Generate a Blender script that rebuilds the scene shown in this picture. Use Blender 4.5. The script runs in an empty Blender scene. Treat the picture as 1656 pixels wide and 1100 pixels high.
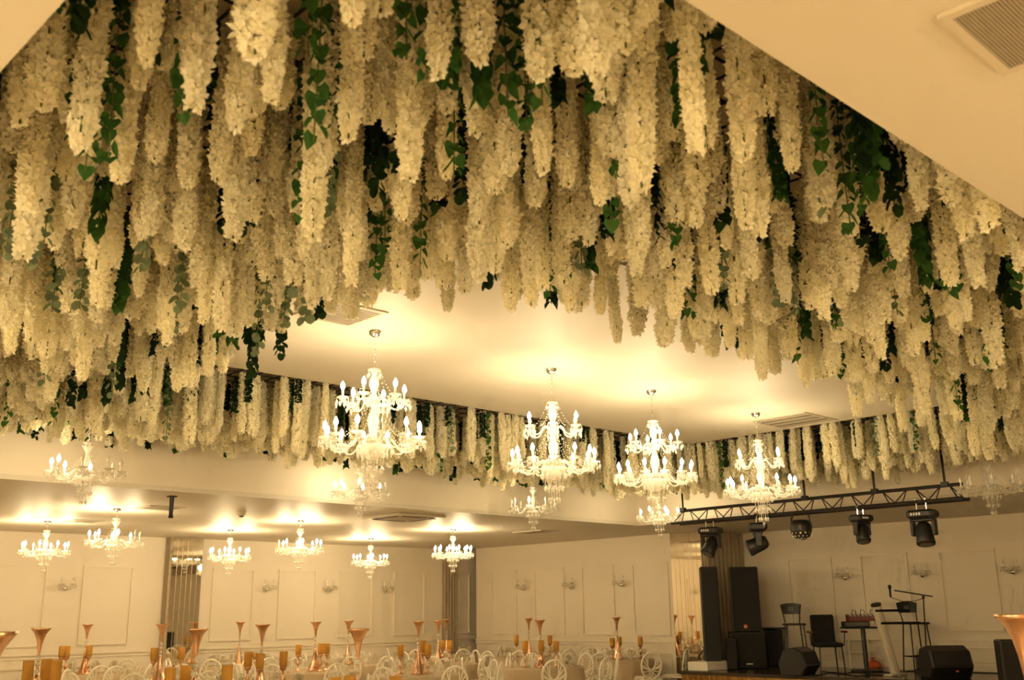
import bpy, math, random
import numpy as np
from mathutils import Vector, Matrix

random.seed(7)
rng = np.random.default_rng(11)
SC = bpy.context.scene
COL = SC.collection
PI = math.pi

# ------------------------------------------------------------------ camera
FPX, YAW, PITCH, ROLL, CAMZ = 1651.5, 0.803773, 0.260620, -0.013503, 1.7
CAM = Vector((0, 0, CAMZ))
_F = Vector((math.cos(YAW) * math.cos(PITCH), math.sin(YAW) * math.cos(PITCH), math.sin(PITCH)))
_R0 = Vector((math.sin(YAW), -math.cos(YAW), 0))
_U0 = _R0.cross(_F)
_R = _R0 * math.cos(ROLL) + _U0 * math.sin(ROLL)
_U = -_R0 * math.sin(ROLL) + _U0 * math.cos(ROLL)
cd = bpy.data.cameras.new('camera')
cam = bpy.data.objects.new('camera', cd)
COL.objects.link(cam)
m = Matrix.Identity(4)
for i in range(3):
    m[i][0], m[i][1], m[i][2], m[i][3] = _R[i], _U[i], -_F[i], CAM[i]
cam.matrix_world = m
cd.sensor_width = 36.0
cd.lens = 36.0 * FPX / 1656.0
cd.clip_start, cd.clip_end = 0.05, 200
cd.dof.use_dof = True
cd.dof.focus_distance = 12.0
cd.dof.aperture_fstop = 4.0
SC.camera = cam

# ------------------------------------------------------------------ world, exposure
w = bpy.data.worlds.new('world')
SC.world = w
w.use_nodes = True
w.node_tree.nodes['Background'].inputs[0].default_value = (0.02, 0.015, 0.01, 1)
w.node_tree.nodes['Background'].inputs[1].default_value = 0.3
SC.view_settings.view_transform = 'Standard'
SC.view_settings.look = 'None'
SC.view_settings.gamma = 1.0
SC.view_settings.use_curve_mapping = False
SC.view_settings.exposure = 0.2
SC.cycles.use_denoising = True
SC.cycles.max_bounces = 8
SC.cycles.diffuse_bounces = 6
SC.cycles.use_adaptive_sampling = True
SC.cycles.adaptive_threshold = 0.1
SC.cycles.adaptive_min_samples = 12
SC.cycles.glossy_bounces = 4
SC.cycles.transmission_bounces = 6
SC.cycles.transparent_max_bounces = 8
SC.cycles.sample_clamp_indirect = 3.0
SC.cycles.caustics_reflective = False
SC.cycles.caustics_refractive = False

LAMP = (1.0, 0.765, 0.42)      # colour of every lit candle bulb in the hall
P_GRAND, P_SMALL = 54.0, 65.0   # watts of a fully lit two-tier / one-tier chandelier


def ray(px, py):
    return _F + _R * ((px - 828) / FPX) - _U * ((py - 550) / FPX)


def on_z(px, py, z):
    d = ray(px, py)
    return CAM + d * ((z - CAMZ) / d.z)


def on_x(px, py, x):
    d = ray(px, py)
    return CAM + d * (x / d.x)


def on_y(px, py, y):
    d = ray(px, py)
    return CAM + d * (y / d.y)


def at_depth(px, py, dep):
    return CAM + ray(px, py) * dep


def project(p):
    v = Vector(p) - CAM
    dep = v.dot(_F)
    return 828 + FPX * v.dot(_R) / dep, 550 - FPX * v.dot(_U) / dep, dep


# ------------------------------------------------------------------ materials
def principled(name, col, rough=0.5, metal=0.0, noise=0.0, scale=8.0, bump=0.0, bscale=60.0, spec=0.5, alpha=None):
    mt = bpy.data.materials.new(name)
    mt.use_nodes = True
    nt = mt.node_tree
    b = nt.nodes['Principled BSDF']
    b.inputs['Roughness'].default_value = rough
    b.inputs['Metallic'].default_value = metal
    b.inputs['Specular IOR Level'].default_value = spec
    c = (*col, 1)
    b.inputs['Base Color'].default_value = c
    tc = None
    if noise or bump:
        tc = nt.nodes.new('ShaderNodeTexCoord')
    if noise:
        n = nt.nodes.new('ShaderNodeTexNoise')
        n.inputs['Scale'].default_value = scale
        n.inputs['Detail'].default_value = 4
        nt.links.new(tc.outputs['Object'], n.inputs['Vector'])
        r = nt.nodes.new('ShaderNodeMix')
        r.data_type = 'RGBA'
        r.inputs[6].default_value = (*[max(0, x * (1 - noise)) for x in col], 1)
        r.inputs[7].default_value = (*[min(1, x * (1 + noise)) for x in col], 1)
        nt.links.new(n.outputs['Fac'], r.inputs[0])
        nt.links.new(r.outputs[2], b.inputs['Base Color'])
    if bump:
        n2 = nt.nodes.new('ShaderNodeTexNoise')
        n2.inputs['Scale'].default_value = bscale
        nt.links.new(tc.outputs['Object'], n2.inputs['Vector'])
        bp = nt.nodes.new('ShaderNodeBump')
        bp.inputs['Strength'].default_value = bump
        bp.inputs['Distance'].default_value = 0.01
        nt.links.new(n2.outputs['Fac'], bp.inputs['Height'])
        nt.links.new(bp.outputs[0], b.inputs['Normal'])
    return mt


def leafy(name, c1, c2, trans=0.35, scale=30.0, rough=0.55, rnd=0.15):
    """thin cloth petals or leaves: diffuse front, some light through the back, small random tint"""
    mt = bpy.data.materials.new(name)
    mt.use_nodes = True
    nt = mt.node_tree
    nt.nodes.clear()
    out = nt.nodes.new('ShaderNodeOutputMaterial')
    tc = nt.nodes.new('ShaderNodeTexCoord')
    n = nt.nodes.new('ShaderNodeTexNoise')
    n.inputs['Scale'].default_value = scale
    nt.links.new(tc.outputs['Object'], n.inputs['Vector'])
    mx = nt.nodes.new('ShaderNodeMix')
    mx.data_type = 'RGBA'
    mx.inputs[6].default_value = (*c1, 1)
    mx.inputs[7].default_value = (*c2, 1)
    nt.links.new(n.outputs['Fac'], mx.inputs[0])
    oi = nt.nodes.new('ShaderNodeObjectInfo')
    mr = nt.nodes.new('ShaderNodeMapRange')
    mr.inputs['To Min'].default_value = 1 - rnd
    mr.inputs['To Max'].default_value = 1 + rnd * 0.4
    nt.links.new(oi.outputs['Random'], mr.inputs['Value'])
    hs = nt.nodes.new('ShaderNodeHueSaturation')
    nt.links.new(mx.outputs[2], hs.inputs['Color'])
    nt.links.new(mr.outputs[0], hs.inputs['Value'])
    d = nt.nodes.new('ShaderNodeBsdfDiffuse')
    t = nt.nodes.new('ShaderNodeBsdfTranslucent')
    s = nt.nodes.new('ShaderNodeMixShader')
    s.inputs[0].default_value = trans
    nt.links.new(hs.outputs[0], d.inputs[0])
    nt.links.new(hs.outputs[0], t.inputs[0])
    nt.links.new(d.outputs[0], s.inputs[1])
    nt.links.new(t.outputs[0], s.inputs[2])
    nt.links.new(s.outputs[0], out.inputs[0])
    return mt


def crystal(name, clear=0.5, tint=(0.95, 0.93, 0.88)):
    mt = bpy.data.materials.new(name)
    mt.use_nodes = True
    nt = mt.node_tree
    nt.nodes.clear()
    out = nt.nodes.new('ShaderNodeOutputMaterial')
    tr = nt.nodes.new('ShaderNodeBsdfTransparent')
    tr.inputs[0].default_value = (0.97, 0.96, 0.93, 1)
    p = nt.nodes.new('ShaderNodeBsdfPrincipled')
    p.inputs['Base Color'].default_value = (*tint, 1)
    p.inputs['Roughness'].default_value = 0.08
    p.inputs['Specular IOR Level'].default_value = 1.0
    tl = nt.nodes.new('ShaderNodeBsdfTranslucent')
    tl.inputs[0].default_value = (*tint, 1)
    m1 = nt.nodes.new('ShaderNodeMixShader')
    m1.inputs[0].default_value = 0.45
    nt.links.new(p.outputs[0], m1.inputs[1])
    nt.links.new(tl.outputs[0], m1.inputs[2])
    m2 = nt.nodes.new('ShaderNodeMixShader')
    m2.inputs[0].default_value = 1 - clear
    nt.links.new(tr.outputs[0], m2.inputs[1])
    nt.links.new(m1.outputs[0], m2.inputs[2])
    nt.links.new(m2.outputs[0], out.inputs[0])
    mt.use_transparent_shadow = False
    return mt


def glow(name, col, strength):
    mt = bpy.data.materials.new(name)
    mt.use_nodes = True
    nt = mt.node_tree
    b = nt.nodes['Principled BSDF']
    b.inputs['Base Color'].default_value = (1, 0.95, 0.85, 1)
    b.inputs['Emission Color'].default_value = (*col, 1)
    b.inputs['Emission Strength'].default_value = strength
    mt.cycles.emission_sampling = 'NONE'
    return mt


M = {}
M['wall'] = principled('cream_wall_paint', (0.80, 0.73, 0.61), 0.55, noise=0.03, scale=1.5, bump=0.03, bscale=90)
M['ceiling'] = principled('ceiling_paint', (0.67, 0.62, 0.52), 0.5, noise=0.03, scale=1.2, bump=0.03, bscale=40)
M['trim'] = principled('moulding_paint', (0.80, 0.73, 0.61), 0.4, noise=0.02)
M['floor'] = principled('beige_floor_tile', (0.72, 0.64, 0.52), 0.25, noise=0.1, scale=3)
M['rib'] = principled('ribbed_taupe_panel', (0.40, 0.33, 0.23), 0.5, noise=0.08, scale=6)
M['mirror'] = principled('mirror_glass', (0.88, 0.82, 0.70), 0.02, metal=1.0)
M['mirror_edge'] = principled('mirror_bevel', (0.85, 0.78, 0.66), 0.2, metal=1.0)
M['petal'] = leafy('cream_petal', (0.95, 0.90, 0.68), (0.98, 0.96, 0.84), 0.45, 25, rnd=0.14)
M['stem'] = leafy('dry_green_stem', (0.10, 0.13, 0.04), (0.16, 0.18, 0.07), 0.1)
M['ivy'] = leafy('ivy_leaf', (0.03, 0.10, 0.022), (0.075, 0.18, 0.045), 0.25, 12)
M['euc'] = leafy('eucalyptus_leaf', (0.13, 0.18, 0.10), (0.24, 0.29, 0.18), 0.2, 12)
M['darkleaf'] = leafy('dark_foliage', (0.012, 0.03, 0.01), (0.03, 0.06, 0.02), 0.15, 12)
M['wire'] = principled('black_wire', (0.012, 0.01, 0.008), 0.6)
M['trough'] = principled('trough_board', (0.50, 0.42, 0.30), 0.8, noise=0.15, scale=2)
M['crystal'] = crystal('cut_crystal', 0.46)
M['glass'] = crystal('clear_glass', 0.84)
M['chrome'] = principled('chrome', (0.80, 0.78, 0.74), 0.12, metal=1.0)
M['candle'] = principled('candle_sleeve', (0.85, 0.80, 0.70), 0.35)
M['lit'] = glow('lit_bulb', (1.0, 0.86, 0.62), 28.0)
M['unlit'] = principled('unlit_bulb', (0.78, 0.74, 0.66), 0.1)
M['copper'] = principled('rose_gold_metal', (0.80, 0.49, 0.31), 0.2, metal=1.0, noise=0.06, scale=5)
M['amber'] = leafy('amber_candle_cup', (0.76, 0.46, 0.11), (0.84, 0.54, 0.16), 0.5, 6, rnd=0.1)
M['cloth'] = principled('taupe_tablecloth', (0.50, 0.39, 0.26), 0.7, noise=0.06, scale=5, bump=0.1, bscale=30)
M['chair'] = principled('white_chair_resin', (0.84, 0.79, 0.68), 0.35, noise=0.03)
M['cushion'] = principled('cream_cushion', (0.80, 0.74, 0.62), 0.8, noise=0.04)
M['black'] = principled('black_plastic', (0.012, 0.011, 0.010), 0.45, noise=0.2, scale=20)
M['blackmat'] = principled('black_fabric_grille', (0.015, 0.014, 0.013), 0.85, noise=0.25, scale=120)
M['blackmetal'] = principled('black_steel', (0.012, 0.011, 0.011), 0.35)
M['truss'] = principled('dark_truss_paint', (0.02, 0.016, 0.013), 0.5)
M['stagefloor'] = principled('dark_stage_floor', (0.05, 0.04, 0.03), 0.15, noise=0.2, scale=4)
M['gold'] = principled('gold_mirror_mosaic', (0.75, 0.52, 0.22), 0.2, metal=1.0, noise=0.25, scale=9)
M['white'] = principled('white_paint', (0.80, 0.76, 0.66), 0.5)
M['silver'] = principled('silver_column', (0.62, 0.57, 0.48), 0.4, metal=0.15)
M['red'] = principled('dark_red_panel', (0.16, 0.02, 0.02), 0.4)
M['orange'] = principled('orange_bag', (0.6, 0.12, 0.03), 0.7, noise=0.2, scale=12)
M['logo'] = principled('orange_badge', (0.75, 0.16, 0.06), 0.4)
M['print'] = principled('white_print', (0.75, 0.72, 0.66), 0.5)
M['grille'] = principled('vent_grille', (0.36, 0.31, 0.23), 0.5)
M['ventdark'] = principled('vent_inside', (0.10, 0.08, 0.06), 0.8)
M['ventframe'] = principled('vent_frame', (0.60, 0.54, 0.43), 0.4)
M['grey'] = principled('grey_box', (0.12, 0.11, 0.10), 0.6)


# ------------------------------------------------------------------ mesh building
class MB:
    def __init__(self):
        self.v, self.f = [], []

    def add(self, vs, fs):
        o = len(self.v)
        self.v += [tuple(x) for x in vs]
        self.f += [tuple(i + o for i in q) for q in fs]
        return self

    def box(self, lo, hi, mat=None):
        x0, y0, z0 = lo
        x1, y1, z1 = hi
        vs = [(x0, y0, z0), (x1, y0, z0), (x1, y1, z0), (x0, y1, z0), (x0, y0, z1), (x1, y0, z1), (x1, y1, z1), (x0, y1, z1)]
        if mat is not None:
            vs = [tuple(mat @ Vector(q)) for q in vs]
        return self.add(vs, [(3, 2, 1, 0), (4, 5, 6, 7), (0, 1, 5, 4), (1, 2, 6, 5), (2, 3, 7, 6), (3, 0, 4, 7)])

    def cbox(self, c, s, mat=None):
        return self.box([c[i] - s[i] / 2 for i in range(3)], [c[i] + s[i] / 2 for i in range(3)], mat)

    def bevbox(self, lo, hi, b=0.02, mat=None):
        """box with chamfered vertical and horizontal edges"""
        x0, y0, z0 = lo
        x1, y1, z1 = hi
        def ring(i, z):
            return [(x0 + i + b, y0 + i, z), (x1 - i - b, y0 + i, z), (x1 - i, y0 + i + b, z), (x1 - i, y1 - i - b, z),
                    (x1 - i - b, y1 - i, z), (x0 + i + b, y1 - i, z), (x0 + i, y1 - i - b, z), (x0 + i, y0 + i + b, z)]
        rs = [ring(b, z0), ring(0, z0 + b), ring(0, z1 - b), ring(b, z1)]
        vs = sum(rs, [])
        if mat is not None:
            vs = [tuple(mat @ Vector(q)) for q in vs]
        fs = [tuple(range(7, -1, -1)), tuple(range(24, 32))]
        for r in range(3):
            for k in range(8):
                a, bb = r * 8 + k, r * 8 + (k + 1) % 8
                fs.append((a, bb, bb + 8, a + 8))
        return self.add(vs, fs)

    def tube(self, pts, r, seg=6, cap=True):
        pts = [Vector(p) for p in pts]
        n = len(pts)
        rr = r if isinstance(r, (list, tuple)) else [r] * n
        vs, fs = [], []
        up = Vector((0, 0, 1))
        prev = None
        for i, p in enumerate(pts):
            t = (pts[min(i + 1, n - 1)] - pts[max(i - 1, 0)]).normalized()
            if prev is None:
                a = up if abs(t.z) < 0.9 else Vector((1, 0, 0))
                u = t.cross(a).normalized()
            else:
                u = (prev - t * prev.dot(t)).normalized()
            prev = u
            q = t.cross(u)
            for k in range(seg):
                an = 2 * PI * k / seg
                vs.append(p + (u * math.cos(an) + q * math.sin(an)) * rr[i])
        for i in range(n - 1):
            for k in range(seg):
                a, b = i * seg + k, i * seg + (k + 1) % seg
                fs.append((a, b, b + seg, a + seg))
        if cap:
            fs.append(tuple(range(seg - 1, -1, -1)))
            fs.append(tuple((n - 1) * seg + k for k in range(seg)))
        return self.add(vs, fs)

    def loop(self, pts, r, seg=5):
        """closed tube"""
        pts = [Vector(p) for p in pts]
        n = len(pts)
        vs, fs = [], []
        nrm = Vector((0, 0, 0))
        c = sum(pts, Vector((0, 0, 0))) / n
        for i in range(n):
            nrm += (pts[i] - c).cross(pts[(i + 1) % n] - c)
        nrm.normalize()
        for i, p in enumerate(pts):
            t = (pts[(i + 1) % n] - pts[i - 1]).normalized()
            u = nrm
            q = t.cross(u)
            for k in range(seg):
                an = 2 * PI * k / seg
                vs.append(p + (u * math.cos(an) + q * math.sin(an)) * r)
        for i in range(n):
            j = (i + 1) % n
            for k in range(seg):
                fs.append((i * seg + k, i * seg + (k + 1) % seg, j * seg + (k + 1) % seg, j * seg + k))
        return self.add(vs, fs)

    def lathe(self, prof, seg=16, c=(0, 0, 0), flute=None):
        vs, fs = [], []
        n = len(prof)
        for i, (r, z) in enumerate(prof):
            for k in range(seg):
                an = 2 * PI * k / seg
                q = max(r, 1e-4)
                if flute:
                    q *= 1 + flute(i, an)
                vs.append((c[0] + q * math.cos(an), c[1] + q * math.sin(an), c[2] + z))
        for i in range(n - 1):
            for k in range(seg):
                a, b = i * seg + k, i * seg + (k + 1) % seg
                fs.append((a, b, b + seg, a + seg))
        return self.add(vs, fs)

    def gem(self, c, r, h, seg=6, top=0.35):
        """teardrop / bead: bicone"""
        x, y, z = c
        vs = [(x, y, z)]
        for k in range(seg):
            an = 2 * PI * k / seg
            vs.append((x + r * math.cos(an), y + r * math.sin(an), z - h * (1 - top)))
        vs.append((x, y, z - h))
        fs = []
        for k in range(seg):
            a, b = 1 + k, 1 + (k + 1) % seg
            fs += [(0, a, b), (seg + 1, b, a)]
        return self.add(vs, fs)

    def mesh(self, name, mat, smooth=False):
        me = bpy.data.meshes.new(name)
        me.from_pydata([tuple(q) for q in self.v], [], self.f)
        if mat is not None:
            me.materials.append(M[mat] if isinstance(mat, str) else mat)
        if smooth:
            me.polygons.foreach_set('use_smooth', [True] * len(me.polygons))
        me.update()
        return me

    def build(self, name, mat, parent=None, smooth=False, kind=None):
        return link(name, self.mesh(name, mat, smooth), parent, kind=kind)


def link(name, data, parent=None, loc=None, rotz=None, kind=None):
    o = bpy.data.objects.new(name, data)
    COL.objects.link(o)
    if parent is not None:
        o.parent = parent
    if loc is not None:
        o.location = loc
    if rotz is not None:
        o.rotation_euler = (0, 0, rotz)
    if kind:
        o['kind'] = kind
    return o


def tag(o, label, cat, group=None, kind=None):
    o['label'] = label
    o['category'] = cat
    if group:
        o['group'] = group
    if kind:
        o['kind'] = kind
    return o


def thing(name, label, cat, loc=(0, 0, 0), rotz=0.0, group=None):
    o = link(name, None, loc=loc, rotz=rotz)
    o.empty_display_size = 0.1
    return tag(o, label, cat, group)


def struct(name, mb, mat, parent=None):
    o = mb.build(name, mat, parent)
    if parent is None:
        o['kind'] = 'structure'
    return o


def lamp(parent, loc, watts, size=0.08):
    l = bpy.data.lights.new('candle_bulb_light', 'POINT')
    l.energy = watts
    l.color = LAMP
    l.shadow_soft_size = size
    o = bpy.data.objects.new('candle_bulb_light', l)
    COL.objects.link(o)
    o.parent = parent
    o.location = loc
    return o


# ------------------------------------------------------------------ the hall
H1, H2, HT = 3.25, 4.10, 4.50             # lower ceiling, central panel, top of the flower trough
X0, X1, Y0, Y1 = 0.79, 15.25, 1.38, 12.45  # opening in the lower ceiling
XA, XB, YA, YB = 3.96, 12.45, 4.45, 9.08   # central ceiling panel
XW, XS, YW = 17.40, 18.75, 20.0            # right wall, stage wall, left wall
RX0, RY0 = -4.0, -5.0                      # room limits behind the camera
YEND = 19.45                               # where the right wall stops short of the left wall
YST = 12.55                                # where the stage alcove begins
ZS = 0.6                                   # stage floor

struct('floor', MB().box((RX0, RY0, -0.1), (20.2, YW + 0.2, 0.0)), 'floor')
# lower ceiling: a ring round the opening
cm = MB()
cm.box((RX0, RY0, H1), (20.2, Y0, H1 + 0.06))
cm.box((RX0, Y1, H1), (20.2, YW + 0.2, H1 + 0.06))
cm.box((RX0, Y0, H1), (X0, Y1, H1 + 0.06))
cm.box((X1, Y0, H1), (20.2, Y1, H1 + 0.06))
struct('ceiling', cm, 'ceiling')
# fascia round the opening
for nm, lo, hi in [('wall_fascia_far_left', (X0 - 0.08, Y1, H1 + 0.06), (X1 + 0.08, Y1 + 0.08, HT)),
                   ('wall_fascia_far_right', (X1, Y0, H1 + 0.06), (X1 + 0.08, Y1, HT)),
                   ('wall_fascia_near_right', (X0 - 0.08, Y0 - 0.08, H1 + 0.06), (X1 + 0.08, Y0, HT)),
                   ('wall_fascia_near_left', (X0 - 0.08, Y0, H1 + 0.06), (X0, Y1, HT))]:
    struct(nm, MB().box(lo, hi), 'wall')
struct('ceiling_trough', MB().box((X0 - 0.1, Y0 - 0.1, HT), (X1 + 0.1, Y1 + 0.1, HT + 0.05)), 'trough')
struct('ceiling_panel', MB().box((XA, YA, H2), (XB, YB, HT)), 'ceiling')
# walls
struct('wall_left', MB().box((RX0, YW, 0), (20.2, YW + 0.15, H1)), 'wall')
struct('wall_right', MB().box((XW, YST, 0), (XW + 0.25, YEND, H1)), 'wall')
struct('wall_stage', MB().box((XS, RY0, 0), (XS + 0.15, YST, H1)), 'wall')
struct('wall_stage_return', MB().box((XW + 0.25, YST, 0), (XS + 0.15, YST + 0.15, H1)), 'wall')
struct('wall_passage', MB().box((20.05, YST, 0), (20.2, YW, H1)), 'wall')
struct('wall_behind_left', MB().box((RX0 - 0.15, RY0, 0), (RX0, YW, H1)), 'wall')
struct('wall_behind_right', MB().box((RX0, RY0 - 0.15, 0), (XS, RY0, H1)), 'wall')

# wall mouldings: one frame = one mesh
ntrim = [0]


def frame_y(xa, xb, za, zb, y, s=0.035, d=0.03):
    ntrim[0] += 1
    b = MB()
    b.box((xa, y - d, za), (xb, y, za + s)).box((xa, y - d, zb - s), (xb, y, zb))
    b.box((xa, y - d, za + s), (xa + s, y, zb - s)).box((xb - s, y - d, za + s), (xb, y, zb - s))
    return struct('trim_%d' % ntrim[0], b, 'trim')


def frame_x(ya, yb, za, zb, x, s=0.035, d=0.03):
    ntrim[0] += 1
    b = MB()
    b.box((x - d, ya, za), (x, yb, za + s)).box((x - d, ya, zb - s), (x, yb, zb))
    b.box((x - d, ya, za + s), (x, ya + s, zb - s)).box((x - d, yb - s, za + s), (x, yb, zb - s))
    return struct('trim_%d' % ntrim[0], b, 'trim')


for xa, xb in [(4.75, 5.75), (6.25, 7.22), (7.88, 8.86), (10.55, 11.52), (12.12, 13.08), (13.68, 14.64), (15.26, 16.2)]:
    frame_y(xa, xb, 1.20, 2.67, YW)
    frame_y(xa, xb, 0.25, 0.85, YW)
frame_y(17.30, 17.66, 1.20, 2.67, YW)
for ya, yb in [(13.46, 14.43), (14.95, 15.9), (16.44, 17.4), (17.99, 18.88)]:
    frame_x(ya, yb, 1.19, 2.68, XW)
    frame_x(ya, yb, 0.25, 0.85, XW)
for ya, yb in [(10.48, 11.46), (8.93, 9.88), (7.33, 8.34), (5.8, 6.75), (4.2, 5.2)]:
    frame_x(ya, yb, 1.27, 2.68, XS)
    frame_x(ya, yb, 0.75, 1.0, XS, s=0.02)


def rail(name, lo, hi):
    return struct(name, MB().box(lo, hi), 'trim')


for k, (za, zb, d) in enumerate([(1.045, 1.075, 0.03), (0.985, 1.01, 0.02), (0.0, 0.12, 0.02)]):
    sfx = ('upper', 'lower', 'foot')[k]
    rail('baseboard_left_' + sfx, (RX0, YW - d, za), (9.45, YW, zb))
    rail('baseboard_left_middle_' + sfx, (10.2, YW - d, za), (16.74, YW, zb))
    rail('baseboard_left_corner_' + sfx, (17.24, YW - d, za), (20.05, YW, zb))
    rail('baseboard_right_' + sfx, (XW - d, 13.36, za), (XW, YEND + 0.012, zb))
    rail('baseboard_stage_' + sfx, (XS - d, RY0, max(za + 0.05, 0.6)), (XS, YST, max(zb + 0.05, 0.7)))

# mirror pillar on the left wall: ribbed side and six bevelled strips
pb = MB().box((9.52, YW - 0.22, 0), (10.19, YW, H1))
pil = struct('wall_mirror_pillar_left', pb, 'rib')
for k in range(4):
    MB().box((9.485, YW - 0.215 + k * 0.054, 0), (9.52, YW - 0.18 + k * 0.054, H1)).build('rib', 'rib', pil)
sw = (10.185 - 9.53) / 6


def strip_y(xa, xb, y, parent):
    b = 0.007
    o = MB().box((xa + b, y - 0.012, 0.02), (xb - b, y, H1 - 0.01)).build('mirror_strip', 'mirror', parent)
    e = MB()
    for (p, q) in ((xa + 0.001, xa + b), (xb - 0.001, xb - b)):
        vs = [(p, y, 0.02), (p, y, H1 - 0.01), (p, y - 0.004, H1 - 0.01), (p, y - 0.004, 0.02),
              (q, y, 0.02), (q, y, H1 - 0.01), (q, y - 0.012, H1 - 0.01), (q, y - 0.012, 0.02)]
        e.add(vs, [(3, 2, 6, 7), (0, 1, 2, 3), (4, 5, 6, 7)])
    e.build('bevelled_edge', 'mirror_edge', o)
    return o


def strip_x(ya, yb, x, parent):
    b = 0.007
    o = MB().box((x - 0.012, ya + b, 0.02), (x, yb - b, H1 - 0.01)).build('mirror_strip', 'mirror', parent)
    e = MB()
    for (p, q) in ((ya + 0.001, ya + b), (yb - 0.001, yb - b)):
        vs = [(x, p, 0.02), (x, p, H1 - 0.01), (x - 0.004, p, H1 - 0.01), (x - 0.004, p, 0.02),
              (x, q, 0.02), (x, q, H1 - 0.01), (x - 0.012, q, H1 - 0.01), (x - 0.012, q, 0.02)]
        e.add(vs, [(3, 2, 6, 7), (0, 1, 2, 3), (4, 5, 6, 7)])
    e.build('bevelled_edge', 'mirror_edge', o)
    return o


for k in range(6):
    strip_y(9.53 + k * sw, 9.53 + (k + 1) * sw, YW - 0.22, pil)
# mirror on the right wall: seven strips on a backing
mb_ = struct('wall_mirror_right', MB().box((XW - 0.05, 12.56, 0), (XW, 13.34, H1)), 'rib')
sw = (13.335 - 12.565) / 7
for k in range(7):
    strip_x(12.565 + k * sw, 12.565 + (k + 1) * sw, XW - 0.05, mb_)
# ribbed panel of the stage return (faces the room) and of the far left corner
rp = struct('wall_ribbed_stage', MB().box((XW, YST - 0.04, 0), (XS, YST, H1)), 'rib')
for k in range(9):
    xa = XW + 0.02 + k * 0.148
    MB().bevbox((xa, YST - 0.075, 0.0), (xa + 0.115, YST - 0.03, H1), 0.012).build('rib', 'rib', rp)
rp = struct('wall_ribbed_corner', MB().box((16.75, YW - 0.05, 0), (17.22, YW, H1)), 'rib')
for k in range(5):
    xa = 16.77 + k * 0.09
    MB().bevbox((xa, YW - 0.085, 0.0), (xa + 0.065, YW - 0.04, H1), 0.012).build('rib', 'rib', rp)

# stage
stg = struct('floor_stage', MB().box((16.1, RY0, ZS - 0.06), (XS, 12.32, ZS)), 'stagefloor')
MB().box((16.14, RY0, 0), (16.18, 12.30, ZS - 0.06)).build('stage_front', 'gold', stg)
MB().box((16.18, 12.26, 0), (XS, 12.30, ZS - 0.06)).build('stage_end', 'gold', stg)
for k in range(60):
    y = 12.27 - k * 0.12
    if y < 5:
        break
    MB().box((16.125, y - 0.11, 0.01), (16.14, y - 0.005, ZS - 0.065)).build('mosaic_tile', 'gold', stg)
tag(MB().bevbox((16.28, 11.80, ZS), (XW - 0.12, 12.26, ZS + 0.16), 0.01).build('plinth_step', 'white'),
    'low white plinth block at the left end of the stage under black column speaker', 'plinth')

# ------------------------------------------------------------------ flowers
grid = MB()


def grid_bar(axis, at, lo, hi, plo, phi, inside, z):
    for (a, b) in (((lo, plo), (phi, hi)) if inside else ((lo, hi),)):
        if axis == 'y':
            grid.box((at - 0.006, a, z), (at + 0.006, b, z + 0.01))
        else:
            grid.box((a, at - 0.006, z), (b, at + 0.006, z + 0.01))


gx = X0 + 0.1
while gx < X1:
    grid_bar('y', gx, Y0 + 0.01, Y1 - 0.01, YA - 0.01, YB + 0.01, XA - 0.02 < gx < XB + 0.02, 4.13)
    gx += 0.22
gy = Y0 + 0.1
while gy < Y1:
    grid_bar('x', gy, X0 + 0.01, X1 - 0.01, XA - 0.01, XB + 0.01, YA - 0.02 < gy < YB + 0.02, 4.142)
    gy += 0.22
tag(grid.build('wire_grid', 'wire'), 'black wire grid above the flowers, seen through gaps', 'wire grid', kind='stuff')


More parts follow.
